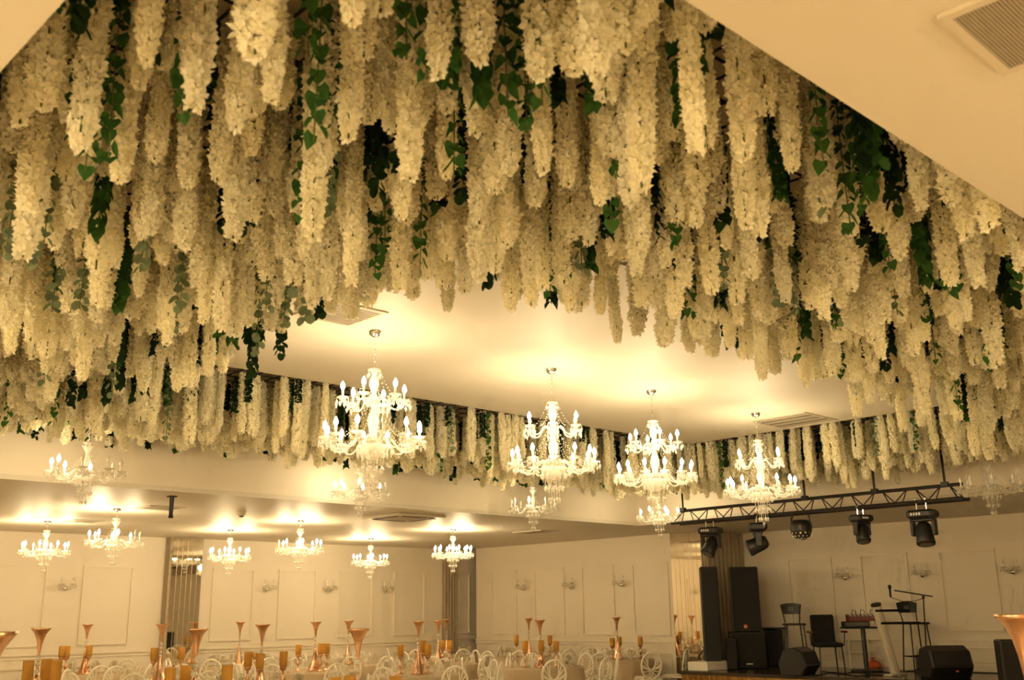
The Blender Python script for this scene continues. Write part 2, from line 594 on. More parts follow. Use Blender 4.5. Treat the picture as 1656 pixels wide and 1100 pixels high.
def strand_mesh(name, L, R, seed):
    r_ = np.random.default_rng(seed)
    mb = MB()
    n = int(L * 400)
    V, Fc = [], []
    wob = r_.uniform(-1, 1, (4,)) * 0.012
    for i in range(n):
        s = (i + r_.uniform(0, 1)) / n
        z = -s * L
        taper = min(1.0, 0.5 + 4.5 * (1 - s)) * (0.75 + 0.25 * min(1, s * 5))
        rr = R * taper * (0.72 + 0.28 * r_.uniform()) * (1 + 0.10 * math.sin(s * L * 26 + seed)) * (1 + 0.08 * math.sin(s * L * 61 + 2 * seed))
        ph = i * 2.399 + r_.uniform(-0.3, 0.3)
        cx = wob[0] * math.sin(3 * s + wob[1] * 90)
        cy = wob[2] * math.sin(3 * s + wob[3] * 90)
        nrm = np.array([math.cos(ph), math.sin(ph), r_.uniform(-0.55, 0.35)])
        nrm /= np.linalg.norm(nrm)
        c = np.array([cx + rr * math.cos(ph) * 0.82, cy + rr * math.sin(ph) * 0.82, z])
        t1 = np.cross(nrm, [0, 0, 1.0])
        t1 /= np.linalg.norm(t1)
        t2 = np.cross(nrm, t1)
        a0 = r_.uniform(0, 2 * PI)
        size = 0.0225 * r_.uniform(0.75, 1.3) * (0.6 + 0.4 * taper)
        for k in range(4):
            an = a0 + k * PI / 2 + r_.uniform(-0.2, 0.2)
            d = t1 * math.cos(an) + t2 * math.sin(an)
            e = -t1 * math.sin(an) + t2 * math.cos(an)
            lift = r_.uniform(0.1, 0.95)
            tip = c + d * size + nrm * size * lift
            l_ = c + d * size * 0.55 + e * size * 0.46 + nrm * size * 0.42
            q_ = c + d * size * 0.55 - e * size * 0.46 + nrm * size * 0.25
            o = len(V)
            V += [tuple(c), tuple(q_), tuple(tip), tuple(l_)]
            Fc += [(o, o + 1, o + 2), (o, o + 2, o + 3)]
    mb.add(V, Fc)
    me = mb.mesh(name, 'petal')
    me.materials.append(M['stem'])
    # thin stem as second material
    sb = MB().tube([(0, 0, 0.03), (0, 0, -L * 0.5), (0, 0, -L)], 0.004, 4)
    me2 = bpy.data.meshes.new(name)
    allv = [tuple(v) for v in V] + [tuple(q) for q in sb.v]
    off = len(V)
    allf = Fc + [tuple(i + off for i in q) for q in sb.f]
    me2.from_pydata(allv, [], allf)
    me2.materials.append(M['petal'])
    me2.materials.append(M['stem'])
    mi = [0] * len(Fc) + [1] * len(sb.f)
    me2.polygons.foreach_set('material_index', mi)
    me2.update()
    bpy.data.meshes.remove(me)
    return me2


LENS = [0.32, 0.45, 0.6, 0.75, 0.9]
STRANDS = []
for li, L in enumerate(LENS):
    for k in range(3):
        STRANDS.append((L, strand_mesh('flower_strand_mesh', L, (0.040, 0.048, 0.055)[k], li * 10 + k)))


def scatter(name, variants, pts, idx, rot, scl, label, cat):
    """one object of kind stuff that sets the far copies on points"""
    vc = bpy.data.collections.new(name + '_pieces')
    for i, me in enumerate(variants):
        o = bpy.data.objects.new('piece_%02d' % i, me)
        vc.objects.link(o)
        o.name = name + '_%02d' % i
    me = bpy.data.meshes.new(name)
    me.from_pydata([tuple(p) for p in pts], [], [])
    a = me.attributes.new('vidx', 'INT', 'POINT')
    a.data.foreach_set('value', idx)
    a = me.attributes.new('vrot', 'FLOAT_VECTOR', 'POINT')
    a.data.foreach_set('vector', np.array(rot, dtype=np.float32).ravel())
    a = me.attributes.new('vscl', 'FLOAT_VECTOR', 'POINT')
    a.data.foreach_set('vector', np.array(scl, dtype=np.float32).ravel())
    ob = link(name, me)
    ng = bpy.data.node_groups.new(name + '_nodes', 'GeometryNodeTree')
    ng.interface.new_socket('Geometry', in_out='INPUT', socket_type='NodeSocketGeometry')
    ng.interface.new_socket('Geometry', in_out='OUTPUT', socket_type='NodeSocketGeometry')
    gi = ng.nodes.new('NodeGroupInput')
    go = ng.nodes.new('NodeGroupOutput')
    ip = ng.nodes.new('GeometryNodeInstanceOnPoints')
    ci = ng.nodes.new('GeometryNodeCollectionInfo')
    ci.inputs['Collection'].default_value = vc
    ci.inputs['Separate Children'].default_value = True
    ci.inputs['Reset Children'].default_value = True
    ip.inputs['Pick Instance'].default_value = True

    def attr(nm, ty):
        n = ng.nodes.new('GeometryNodeInputNamedAttribute')
        n.data_type = ty
        n.inputs['Name'].default_value = nm
        return n.outputs['Attribute']
    ng.links.new(gi.outputs[0], ip.inputs['Points'])
    ng.links.new(ci.outputs[0], ip.inputs['Instance'])
    ng.links.new(attr('vidx', 'INT'), ip.inputs['Instance Index'])
    ng.links.new(attr('vrot', 'FLOAT_VECTOR'), ip.inputs['Rotation'])
    ng.links.new(attr('vscl', 'FLOAT_VECTOR'), ip.inputs['Scale'])
    ng.links.new(ip.outputs[0], go.inputs[0])
    md = ob.modifiers.new('scatter', 'NODES')
    md.node_group = ng
    return tag(ob, label, cat, kind='stuff')


ZG = 4.13
# vines chosen where the photo shows them: (tip px, tip py, tip height, length, kind)
VINES = [(690, 130, 3.42, 0.55, 'ivy'), (725, 120, 3.44, 0.6, 'ivy'), (655, 95, 3.5, 0.5, 'ivy'), (510, 230, 3.3, 0.8, 'ivy'),
         (495, 90, 3.5, 0.6, 'ivy'), (292, 195, 3.35, 0.5, 'ivy'), (140, 280, 3.3, 0.6, 'ivy'), (172, 270, 3.32, 0.6, 'ivy'), (118, 240, 3.36, 0.55, 'ivy'),
         (485, 358, 3.35, 0.6, 'ivy'), (530, 352, 3.37, 0.6, 'euc'), (12, 415, 3.2, 0.8, 'euc'), (45, 430, 3.22, 0.7, 'euc'), (70, 400, 3.3, 0.6, 'euc'),
         (130, 500, 3.3, 0.7, 'euc'), (85, 505, 3.3, 0.7, 'euc'), (165, 470, 3.35, 0.5, 'euc'), (228, 440, 3.3, 0.5, 'euc'), (290, 500, 3.3, 0.6, 'euc'),
         (275, 560, 3.25, 0.7, 'euc'), (460, 530, 3.3, 0.75, 'euc'), (470, 470, 3.4, 0.6, 'euc'), (495, 520, 3.3, 0.4, 'euc'), (430, 500, 3.3, 0.35, 'euc'),
         (415, 575, 3.3, 0.3, 'euc'), (608, 450, 3.4, 0.6, 'ivy'), (622, 405, 3.5, 0.5, 'ivy'), (680, 430, 3.42, 0.45, 'ivy'), (735, 285, 3.45, 0.6, 'ivy'),
         (850, 215, 3.4, 0.6, 'ivy'), (875, 170, 3.45, 0.6, 'ivy'), (820, 190, 3.45, 0.55, 'ivy'), (880, 100, 3.55, 0.5, 'ivy'),
         (990, 365, 3.4, 0.6, 'ivy'), (1000, 290, 3.5, 0.5, 'ivy'), (890, 480, 3.4, 0.5, 'ivy'), (940, 440, 3.45, 0.5, 'euc'), (1095, 400, 3.4, 0.55, 'ivy'),
         (1110, 520, 3.4, 0.5, 'ivy'), (1128, 525, 3.4, 0.4, 'ivy'), (1170, 470, 3.4, 0.6, 'euc'), (1200, 310, 3.5, 0.5, 'euc'), (1262, 495, 3.35, 0.5, 'euc'), (1285, 510, 3.35, 0.55, 'euc'),
         (1332, 270, 3.5, 0.7, 'ivy'), (1340, 340, 3.42, 0.7, 'euc'), (1375, 380, 3.4, 0.6, 'ivy'), (1398, 350, 3.45, 0.6, 'ivy'), (1365, 520, 3.4, 0.8, 'euc'),
         (1290, 590, 3.4, 0.5, 'ivy'), (1362, 615, 3.35, 0.45, 'ivy'), (1348, 600, 3.38, 0.3, 'ivy'), (1450, 510, 3.4, 0.7, 'euc'), (1440, 440, 3.45, 0.5, 'ivy'),
         (1535, 480, 3.35, 0.6, 'ivy'), (1550, 470, 3.4, 0.6, 'ivy'), (1515, 590, 3.4, 0.4, 'ivy'), (1550, 665, 3.25, 0.9, 'ivy'), (1610, 590, 3.35, 0.4, 'ivy'), (1600, 585, 3.35, 0.4, 'ivy'),
         (1645, 470, 3.35, 0.8, 'ivy'), (1640, 400, 3.4, 0.8, 'ivy'), (180, 640, 3.3, 0.6, 'euc'), (85, 690, 3.3, 0.6, 'ivy'), (70, 620, 3.35, 0.5, 'euc'), (145, 715, 3.3, 0.5, 'ivy'),
         (10, 690, 3.3, 0.5, 'ivy'), (395, 705, 3.5, 0.6, 'ivy'), (268, 710, 3.35, 0.4, 'euc'), (712, 765, 3.36, 0.6, 'ivy'), (790, 760, 3.4, 0.6, 'ivy'), (815, 715, 3.55, 0.5, 'euc'),
         (975, 790, 3.4, 0.5, 'ivy'), (1165, 790, 3.4, 0.7, 'ivy'), (1355, 725, 3.6, 0.5, 'euc'), (1392, 755, 3.5, 0.6, 'ivy'), (1440, 720, 3.6, 0.5, 'ivy')]


def in_trough(x, y, mg=0.05):
    if not (X0 + mg < x < X1 - mg and Y0 + mg < y < Y1 - mg):
        return False
    return not (XA - mg < x < XB + mg and YA - mg < y < YB + mg)


def seen_past_edge(p):
    """the line of sight to p passes through the opening, not the near lower ceiling"""
    if p[2] <= H1:
        return True
    t = (H1 - CAMZ) / (p[2] - CAMZ)
    return p[0] * t > X0 and p[1] * t > Y0


def leaf_mesh(name, kind, mat):
    if kind == 'ivy':
        pr = [(0, 0), (0.5, -0.12), (0.62, 0.25), (0.42, 0.62), (0.0, 1.1), (-0.42, 0.62), (-0.62, 0.25), (-0.5, -0.12)]
    else:
        pr = [(0, 0), (0.38, 0.12), (0.52, 0.45), (0.36, 0.8), (0.0, 0.95), (-0.36, 0.8), (-0.52, 0.45), (-0.38, 0.12)]
    vs = [(0, 0.42, -0.06)] + [(x, y, 0.16 * abs(x) - 0.25 * max(0, y - 0.5) ** 2) for x, y in pr]
    fs = [(0, 1 + k, 1 + (k + 1) % 8) for k in range(8)]
    return MB().add(vs, fs).mesh(name, mat, True)


LEAF = {k: leaf_mesh('leaf', k, {'ivy': 'ivy', 'euc': 'euc'}[k]) for k in ('ivy', 'euc')}


def leaf_matrix(z, ph, size, r_):
    """a leaf hanging from a vine: base at the stem, tip out and down"""
    out = Vector((math.cos(ph), math.sin(ph), 0))
    tipd = (out * r_.uniform(0.35, 0.8) + Vector((0, 0, -1)) * r_.uniform(0.6, 1.0)).normalized()
    nrm = (out + Vector((0, 0, 0.5)) + Vector([r_.uniform(-0.3, 0.3) for _ in range(3)]))
    xa = tipd.cross(nrm).normalized()
    za = xa.cross(tipd)
    base = out * 0.012 + Vector((0, 0, z))
    mt = Matrix((xa, tipd, za)).transposed().to_4x4()
    return Matrix.Translation(base) @ mt @ Matrix.Scale(size, 4)


def vine_leaves(L, kind, seed, step=0.042, size=0.052):
    r_ = np.random.default_rng(seed)
    out = []
    n = max(6, int(L / step))
    for i in range(n):
        z = -0.03 - (L - 0.03) * i / n
        out.append(leaf_matrix(z, i * 2.4 + r_.uniform(-0.6, 0.6), size * r_.uniform(0.75, 1.25), r_))
    return out


def place_words(px, py):
    col = ['above the far left chandeliers', 'above the mirror pillar', 'above the nearest large chandelier', 'above the middle large chandeliers', 'above the fourth large chandelier', 'by the near right ceiling edge'][min(5, max(0, int(px // 276)))]
    row = 'in the topmost rows' if py < 170 else ('in the middle rows' if py < 360 else ('in the lower rows' if py < 600 else 'in the far band'))
    return row + ' ' + col


vine_stem = {}
placed_vines = []
for vi, (px, py, zt, L, kind) in enumerate(VINES):
    p = on_z(px, py, zt)
    q = Vector((min(max(p.x, X0 + 0.12), X1 - 0.12), min(max(p.y, Y0 + 0.12), Y1 - 0.12), zt))
    if XA - 0.08 < q.x < XB + 0.08 and YA - 0.08 < q.y < YB + 0.08:
        # push out to the nearest side of the panel
        ds = [(q.x - XA, 'a'), (XB - q.x, 'b'), (q.y - YA, 'c'), (YB - q.y, 'd')]
        s = min(ds)[1]
        if s == 'a':
            q.x = XA - 0.1
        elif s == 'b':
            q.x = XB + 0.1
        elif s == 'c':
            q.y = YA - 0.1
        else:
            q.y = YB + 0.1
    L = ZG - zt            # every vine hangs from the wire grid
    zone = place_words(px, py)
    look = 'green ivy vine' if kind == 'ivy' else 'grey green round-leaved eucalyptus vine'
    t = thing('ivy_vine' if kind == 'ivy' else 'eucalyptus_vine', look + ' hanging ' + zone, 'vine', (q.x, q.y, ZG), random.uniform(0, 6),
              group=look + 's ' + zone)
    key = round(L, 2)
    if key not in vine_stem:
        vine_stem[key] = MB().tube([(0, 0, 0.01), (0.006, 0, -L * 0.4), (-0.005, 0.004, -L)], 0.003, 4).mesh('stem', 'stem')
    link('stem', vine_stem[key], t)
    near = project(q)[2]
    for mt in vine_leaves(L, kind, 100 + vi, step=(0.032 if near < 6 else 0.042) * (1 if kind == 'ivy' else 0.75), size=0.05 if kind == 'ivy' else 0.054):
        o = link('leaf', LEAF[kind], t)
        o.matrix_local = mt
    placed_vines.append((q.x, q.y))

# strands on a jittered raster; the 300 that show largest are objects, the rest is stuff
BX = [395, 450, 540, 575, 600, 650, 690, 720, 780, 850, 890, 960, 1030, 1120, 1180, 1230, 1290, 1380, 1440, 1490]
BY = [580, 560, 532, 515, 495, 505, 440, 492, 512, 522, 482, 560, 572, 600, 575, 615, 600, 655, 658, 700]
cand = []
stepg = 0.17
nx = int((X1 - X0) / stepg)
ny = int((Y1 - Y0) / stepg)
for i in range(nx):
    for j in range(ny):
        x = X0 + 0.1 + (i + rng.uniform(0.05, 0.95)) * stepg
        y = Y0 + 0.1 + (j + rng.uniform(0.05, 0.95)) * stepg
        if not in_trough(x, y, 0.07):
            continue
        if rng.uniform() < (0.30 if (x < XB and y < YB) else 0.12):
            continue
        if any((x - a) ** 2 + (y - b) ** 2 < 0.07 ** 2 for a, b in placed_vines):
            continue
        # a vine in front of the strand stays uncovered
        edge = min(x - X0, y - Y0, X1 - x, Y1 - y)
        inner = 0.18 if edge > 1.3 else 0.0
        L = float(np.clip(rng.normal(0.62 + inner * 0.15 - (0.16 if (x < XA and y > 5.2 and x > XA - 1.4) else 0), 0.16), 0.25, 0.98))
        if y > YB or x > XB:
            L = float(np.clip(rng.normal(0.62, 0.1) - 0.16 * max(0, (max(y - YB, x - XB) - 0.6)), 0.25, 0.85))
        if y < YB and x < XB:
            # strands end above the line where the bright ceiling panel comes into view
            dy_ = rng.uniform(-32, 26)
            for _ in range(12):
                tx, ty, _d = project((x, y, ZG - L))
                if not 395 < tx < 1490 or ty < np.interp(tx, BX, BY) + dy_ or L < 0.26:
                    break
                L -= 0.05
        cand.append((x, y, L))
vis, hid = [], []
for (x, y, L) in cand:
    tip = (x, y, ZG - L)
    px, py, dep = project(tip)
    qx, qy, _ = project((x, y, ZG))
    if dep < 0.5 or px < -150 or px > 1806 or py < -60:
        continue
    (vis if seen_past_edge(tip) else hid).append((dep, x, y, L))
vis.sort()


def pick(L):
    k = int(np.argmin([abs(L - q) for q in LENS])) * 3 + random.randrange(3)
    return k, L / STRANDS[k][0]


for (dep, x, y, L) in vis[:300]:
    k, s = pick(L)
    o = link('flower_strand', STRANDS[k][1], loc=(x, y, ZG), rotz=random.uniform(0, 6.28))
    w_ = random.uniform(0.8, 1.15)
    o.scale = (w_, w_, s)
    o.rotation_euler = (random.uniform(-0.03, 0.03), random.uniform(-0.03, 0.03), random.uniform(0, 6.28))
    pw = place_words(*project((x, y, ZG - L))[:2])
    size = 'long' if L > 0.68 else ('short' if L < 0.5 else 'mid-length')
    tag(o, size + ' cream artificial wisteria strand ' + pw, 'flower strand', size + ' cream flower strands ' + pw)
rest = {'near': [], 'far_left': [], 'far_right': []}
for (dep, x, y, L) in vis[300:] + hid:
    rest['far_left' if y > YB else ('far_right' if x > XB else 'near')].append((x, y, L))
for z, nm, lb in [('near', 'flower_curtain', 'dense mass of cream wisteria strands deeper in the near flower ceiling'),
                  ('far_left', 'flower_curtain', 'row of cream wisteria strands above the far left fascia'),
                  ('far_right', 'flower_curtain', 'row of cream wisteria strands above the stage truss')]:
    P, I, Rr, S = [], [], [], []
    for (x, y, L) in rest[z]:
        k, s = pick(L)
        P.append((x, y, ZG)); I.append(k)
        Rr.append((random.uniform(-0.04, 0.04), random.uniform(-0.04, 0.04), random.uniform(0, 6.28)))
        w_ = random.uniform(0.8, 1.15)
        S.append((w_, w_, s))
    scatter(nm, [q[1] for q in STRANDS], P, I, Rr, S, lb, 'flowers')

# dark foliage tucked among the strands
DARK = []
for k in range(4):
    b = MB()
    lm = LEAF['ivy'] if k < 2 else LEAF['euc']
    vv = [v.co.copy() for v in lm.vertices]
    ff = [tuple(p.vertices) for p in lm.polygons]
    for mt in vine_leaves(0.5, 'ivy', 900 + k, step=0.012, size=0.055):
        b.add([mt @ v for v in vv], ff)
    b.tube([(0, 0, 0.01), (0, 0, -0.5)], 0.003, 4)
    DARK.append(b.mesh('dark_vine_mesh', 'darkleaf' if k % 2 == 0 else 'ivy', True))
P, I, Rr, S = [], [], [], []
for _ in range(2500):
    x, y = random.uniform(X0 + 0.1, X1 - 0.1), random.uniform(Y0 + 0.1, Y1 - 0.1)
    if not in_trough(x, y, 0.06):
        continue
    if random.random() < 0.45:
        continue
    px, py, dep = project((x, y, ZG - 0.4))
    if px < -100 or px > 1756 or py < -300:
        continue
    P.append((x, y, ZG)); I.append(random.choice((0, 0, 2, 2, 1, 3)))
    Rr.append((0, 0, random.uniform(0, 6.28)))
    s = random.uniform(0.5, 1.35) if (y < YB and x < XB) else random.uniform(0.45, 0.85)
    S.append((1.0, 1.0, s))
scatter('foliage_filler', DARK, P, I, Rr, S, 'dark green foliage tucked between the cream flower strands', 'foliage')

# ------------------------------------------------------------------ chandeliers
def arm_pts(R, sag, rise=0.0, r0=0.03, n=9):
    pts = []
    for i in range(n):
        t = i / (n - 1)
        z = 0.045 * math.sin(PI * min(1, t * 2.2)) * (t < 0.4545) - sag * math.sin(PI * max(0, (t - 0.36) / 0.64)) + rise * t
        pts.append((r0 + (R - r0) * t, 0, z))
    return pts


def drops_ring(mb, c, r, n, seed, l0=0.03, l1=0.07):
    r_ = random.Random(seed)
    for k in range(n):
        an = 2 * PI * k / n + 0.3
        x, y = c[0] + r * math.cos(an), c[1] + r * math.sin(an)
        z = c[2]
        nb = 1 + (k % 2)
        for b in range(nb):
            mb.gem((x, y, z), 0.006, 0.013, 5, 0.5)
            z -= 0.015
        mb.gem((x, y, z), 0.014, r_.uniform(0.045, 0.065), 6, 0.62)


CHM = {}
CHM['canopy'] = MB().lathe([(0.005, -0.055), (0.025, -0.05), (0.05, -0.035), (0.058, -0.012), (0.06, 0.0)], 16).mesh('canopy', 'chrome', True)
CHM['cup'] = MB().lathe([(0.008, -0.02), (0.014, 0.0), (0.030, 0.006), (0.050, 0.022), (0.053, 0.026), (0.030, 0.013), (0.014, 0.012), (0.013, 0.03)], 12,
                        flute=lambda i, an: 0.10 * math.cos(6 * an) if i in (3, 4) else 0).mesh('candle_cup', 'crystal', True)
CHM['candle'] = MB().lathe([(0.0, 0.0), (0.0105, 0.0), (0.0105, 0.062), (0.006, 0.064), (0.0, 0.064)], 8).mesh('candle_sleeve', 'candle', True)
_bulb = [(0.0, 0.0), (0.009, 0.0), (0.019, 0.02), (0.0205, 0.032), (0.016, 0.052), (0.006, 0.072), (0.0, 0.08)]
CHM['bulb_lit'] = MB().lathe(_bulb, 10).mesh('bulb', 'lit', True)
CHM['bulb_off'] = MB().lathe(_bulb, 10).mesh('bulb', 'unlit', True)
d_ = MB()
drops_ring(d_, (0, 0, 0.015), 0.053, 8, 3)
CHM['drops'] = d_.mesh('crystal_drops', 'crystal')
CHM['arm_low'] = MB().tube(arm_pts(0.41, 0.07), [0.010] * 3 + [0.008] * 6, 6).mesh('arm', 'crystal', True)
CHM['arm_up'] = MB().tube(arm_pts(0.27, 0.05), 0.008, 6).mesh('arm', 'crystal', True)
CHM['arm_one'] = MB().tube(arm_pts(0.35, 0.065), [0.010] * 3 + [0.0075] * 6, 6).mesh('arm', 'crystal', True)


def chain_mesh(h):
    b = MB()
    n = max(2, int(h / 0.032))
    for i in range(n):
        z = -h * (i + 0.5) / n
        rad = h / n * 0.62
        pts = []
        for k in range(8):
            an = 2 * PI * k / 8
            u, v = 0.009 * math.cos(an), rad * math.sin(an)
            pts.append((u, 0, z + v) if i % 2 else (0, u, z + v))
        b.loop(pts, 0.0025, 4)
    return b.mesh('chain', 'chrome')


def beads(b, p, q, sag, n=10, r=0.006):
    for i in range(n):
        t = (i + 0.5) / n
        x, y = p[0] + (q[0] - p[0]) * t, p[1] + (q[1] - p[1]) * t
        z = p[2] + (q[2] - p[2]) * t - sag * 4 * t * (1 - t)
        b.gem((x, y, z + r), r, 2 * r, 5, 0.5)


def pendants(b, rings):
    for (r, z, n, ln, g) in rings:
        for k in range(n):
            an = 2 * PI * k / n
            x, y = r * math.cos(an), r * math.sin(an)
            m_ = max(1, int(ln / 0.018))
            for i in range(m_):
                b.gem((x, y, z - i * 0.018), 0.006, 0.015, 5, 0.5)
            b.gem((x, y, z - m_ * 0.018), 0.017, g * 1.2, 6, 0.62)


def body_grand():
    col_ = MB().lathe([(0.012, -0.34), (0.055, -0.345), (0.062, -0.355), (0.03, -0.37), (0.022, -0.40), (0.04, -0.44), (0.045, -0.48), (0.028, -0.53),
                       (0.018, -0.56), (0.035, -0.59), (0.05, -0.61), (0.03, -0.65), (0.02, -0.70), (0.045, -0.76), (0.052, -0.81), (0.035, -0.88), (0.028, -0.94), (0.05, -0.98)], 14).mesh('stem_column', 'crystal', True)
    bowl = MB().lathe([(0.03, -0.985), (0.10, -1.0), (0.13, -1.02), (0.12, -1.055), (0.08, -1.10), (0.03, -1.13), (0.0, -1.135)], 18,
                      flute=lambda i, an: 0.03 * math.cos(9 * an)).mesh('bowl', 'crystal', True)
    pd = MB()
    pendants(pd, [(0.125, -1.03, 12, 0.05, 0.055), (0.09, -1.08, 10, 0.12, 0.055), (0.05, -1.12, 6, 0.19, 0.055), (0.055, -0.36, 6, 0.02, 0.04), (0.05, -0.62, 6, 0.03, 0.04)])
    pendants(pd, [(0.0, -1.14, 1, 0.22, 0.06)])
    st = MB()
    for k in range(12):
        a = 2 * PI * k / 12
        a2 = 2 * PI * (k + 1) / 12
        beads(st, (0.40 * math.cos(a), 0.40 * math.sin(a), -0.99), (0.40 * math.cos(a2), 0.40 * math.sin(a2), -0.99), 0.05, 8)
        beads(st, (0.05 * math.cos(a), 0.05 * math.sin(a), -0.62), (0.38 * math.cos(a), 0.38 * math.sin(a), -0.98), 0.09, 16)
    for k in range(6):
        a = 2 * PI * k / 6
        beads(st, (0.05 * math.cos(a), 0.05 * math.sin(a), -0.36), (0.25 * math.cos(a), 0.25 * math.sin(a), -0.62), 0.06, 12)
    return col_, bowl, pd.mesh('hanging_crystals', 'crystal'), st.mesh('bead_strings', 'crystal')


def body_one():
    # heights measured from the bottom of the chain
    col_ = MB().lathe([(0.012, 0.0), (0.05, -0.005), (0.055, -0.015), (0.028, -0.03), (0.04, -0.06), (0.045, -0.085), (0.02, -0.125), (0.018, -0.15),
                       (0.035, -0.19), (0.042, -0.23), (0.03, -0.27), (0.022, -0.31), (0.05, -0.35), (0.04, -0.38)], 12).mesh('stem_column', 'crystal', True)
    bowl = MB().lathe([(0.03, -0.365), (0.09, -0.375), (0.115, -0.395), (0.10, -0.42), (0.06, -0.45), (0.0, -0.465)], 16,
                      flute=lambda i, an: 0.03 * math.cos(8 * an)).mesh('bowl', 'crystal', True)
    pd = MB()
    pendants(pd, [(0.105, -0.40, 10, 0.05, 0.045), (0.07, -0.43, 8, 0.12, 0.045), (0.03, -0.45, 5, 0.18, 0.05), (0.048, -0.02, 5, 0.0, 0.035)])
    st = MB()
    for k in range(8):
        a, a2 = 2 * PI * k / 8, 2 * PI * (k + 1) / 8
        beads(st, (0.34 * math.cos(a), 0.34 * math.sin(a), -0.38), (0.34 * math.cos(a2), 0.34 * math.sin(a2), -0.38), 0.06, 9)
        beads(st, (0.04 * math.cos(a), 0.04 * math.sin(a), -0.14), (0.32 * math.cos(a), 0.32 * math.sin(a), -0.36), 0.06, 12)
    return col_, bowl, pd.mesh('hanging_crystals', 'crystal'), st.mesh('bead_strings', 'crystal')


BG, BO = body_grand(), body_one()
CH_GRAND = chain_mesh(0.30)


def chandelier_arm(root, an, R, z, armmesh, lit):
    a = link('arm', CHM[armmesh], root, (0, 0, z), an)
    link('candle_cup', CHM['cup'], a, (R, 0, 0.012))
    link('candle_sleeve', CHM['candle'], a, (R, 0, 0.035))
    link('bulb', CHM['bulb_lit' if lit else 'bulb_off'], a, (R, 0, 0.098))
    link('crystal_drops', CHM['drops'], a, (R, 0, 0.012), kind='stuff')


def grand(x, y, label, rot=0.0, off=(), power=1.0):
    t = thing('grand_chandelier', label, 'chandelier', (x, y, H2), rot, 'two-tier crystal chandeliers')
    link('canopy', CHM['canopy'], t)
    link('chain', CH_GRAND, t, (0, 0, -0.045))
    link('stem_column', BG[0], t)
    link('bowl', BG[1], t)
    link('hanging_crystals', BG[2], t, kind='stuff')
    link('bead_strings', BG[3], t, kind='stuff')
    for k in range(12):
        chandelier_arm(t, 2 * PI * k / 12, 0.41, -0.99, 'arm_low', k not in off)
    for k in range(6):
        chandelier_arm(t, 2 * PI * (k + 0.5) / 6, 0.27, -0.64, 'arm_up', 12 + k not in off)
    for k in range(4):
        an = 2 * PI * (k + 0.25) / 4
        lamp(t, (0.41 * math.cos(an), 0.41 * math.sin(an), -0.845), P_GRAND * power / 6)
    for k in range(2):
        an = 2 * PI * (k + 0.1) / 2
        lamp(t, (0.27 * math.cos(an), 0.27 * math.sin(an), -0.495), P_GRAND * power / 6)
    return t


def single(x, y, ztop, zbulb, label, group, rot=0.0, off=(), arms=8, power=1.0):
    """one-tier chandelier; zbulb = height of the candle cups"""
    t = thing('crystal_chandelier', label, 'chandelier', (x, y, ztop), rot, group)
    zb = zbulb - ztop
    hch = max(0.08, -zb - 0.36 - 0.04)
    link('canopy', CHM['canopy'], t)
    link('chain', chain_mesh(hch), t, (0, 0, -0.045))
    zc = -0.045 - hch
    link('stem_column', BO[0], t, (0, 0, zc))
    link('bowl', BO[1], t, (0, 0, zc))
    link('hanging_crystals', BO[2], t, (0, 0, zc), kind='stuff')
    link('bead_strings', BO[3], t, (0, 0, zc), kind='stuff')
    for k in range(arms):
        chandelier_arm(t, 2 * PI * k / arms, 0.35, zc - 0.36, 'arm_one', k not in off)
    nl = arms - len(off)
    if nl:
        on = [k for k in range(arms) if k not in off]
        sel = [on[0], on[len(on) // 3], on[2 * len(on) // 3]] if len(on) >= 3 else on
        for k in sel:
            an = 2 * PI * k / arms
            lamp(t, (0.35 * math.cos(an), 0.35 * math.sin(an), zc - 0.36 + 0.14), P_SMALL * power * nl / arms / len(sel))
    return t


grand(5.13, 7.05, 'nearest and leftmost large two-tier crystal chandelier under the central panel', 0.1, off=(8,))
grand(7.35, 7.05, 'two-tier crystal chandelier, second from the left under the central ceiling panel', 0.25, off=(13,))
grand(8.97, 7.05, 'two-tier crystal chandelier, third from the left under the central ceiling panel', 0.4)
grand(11.07, 7.05, 'two-tier crystal chandelier beside the flat ceiling vent, in front of the truss', 0.0, off=(0, 1, 2, 11, 13, 15), power=0.9)

GL = 'one-tier chandeliers below the lower ceiling'
single(6.26, 17.56, H1, 2.75, 'small lit crystal chandelier at the far left, left of the wall sconce', GL, 0.2, off=(2,))
single(6.30, 14.95, H1, 2.76, 'small lit crystal chandelier left of the mirror pillar, with bulbs lit on both sides', GL, 0.5, off=(6, 7))
single(9.55, 17.51, H1, 2.75, 'small lit crystal chandelier right of the mirror pillar, below a ceiling smoke detector', GL, 0.05)
single(9.53, 15.10, H1, 2.76, 'small lit crystal chandelier between the mirror pillar and the square ceiling cassette', GL, 0.35, off=(3,))
single(13.03, 17.90, H1, 2.75, 'small lit crystal chandelier directly under the square ceiling cassette', GL, 0.3)
single(12.90, 15.08, H1, 2.78, 'small crystal chandelier with twelve lit bulbs before the ribbed corner panel', GL, 0.15, arms=12)
GT = 'one-tier chandeliers hanging out of the flower band'
single(4.30, 11.10, HT, 3.20, 'half lit crystal chandelier hanging out of the flowers at the far left', GT, 0.3, off=(0, 5, 6, 7), power=0.7)
single(8.33, 11.70, HT, 3.32, 'crystal chandelier hanging below the nearest large two-tier chandelier against the fascia', GT, 0.1, off=(6, 7), power=0.4)
single(11.60, 11.60, HT, 3.28, 'mostly unlit crystal chandelier below the second large chandelier', GT, 0.6, off=(0, 1, 2, 3, 5, 6, 7), power=2.0)
single(14.13, 11.07, HT, 3.24, 'crystal chandelier with sparse lit bulbs at the left end of the truss', GT, 0.2, off=(1, 3, 6), power=0.9)
single(13.58, 5.25, HT, 3.15, 'unlit crystal chandelier at the right end of the truss', GT, 0.45, off=tuple(range(8)))
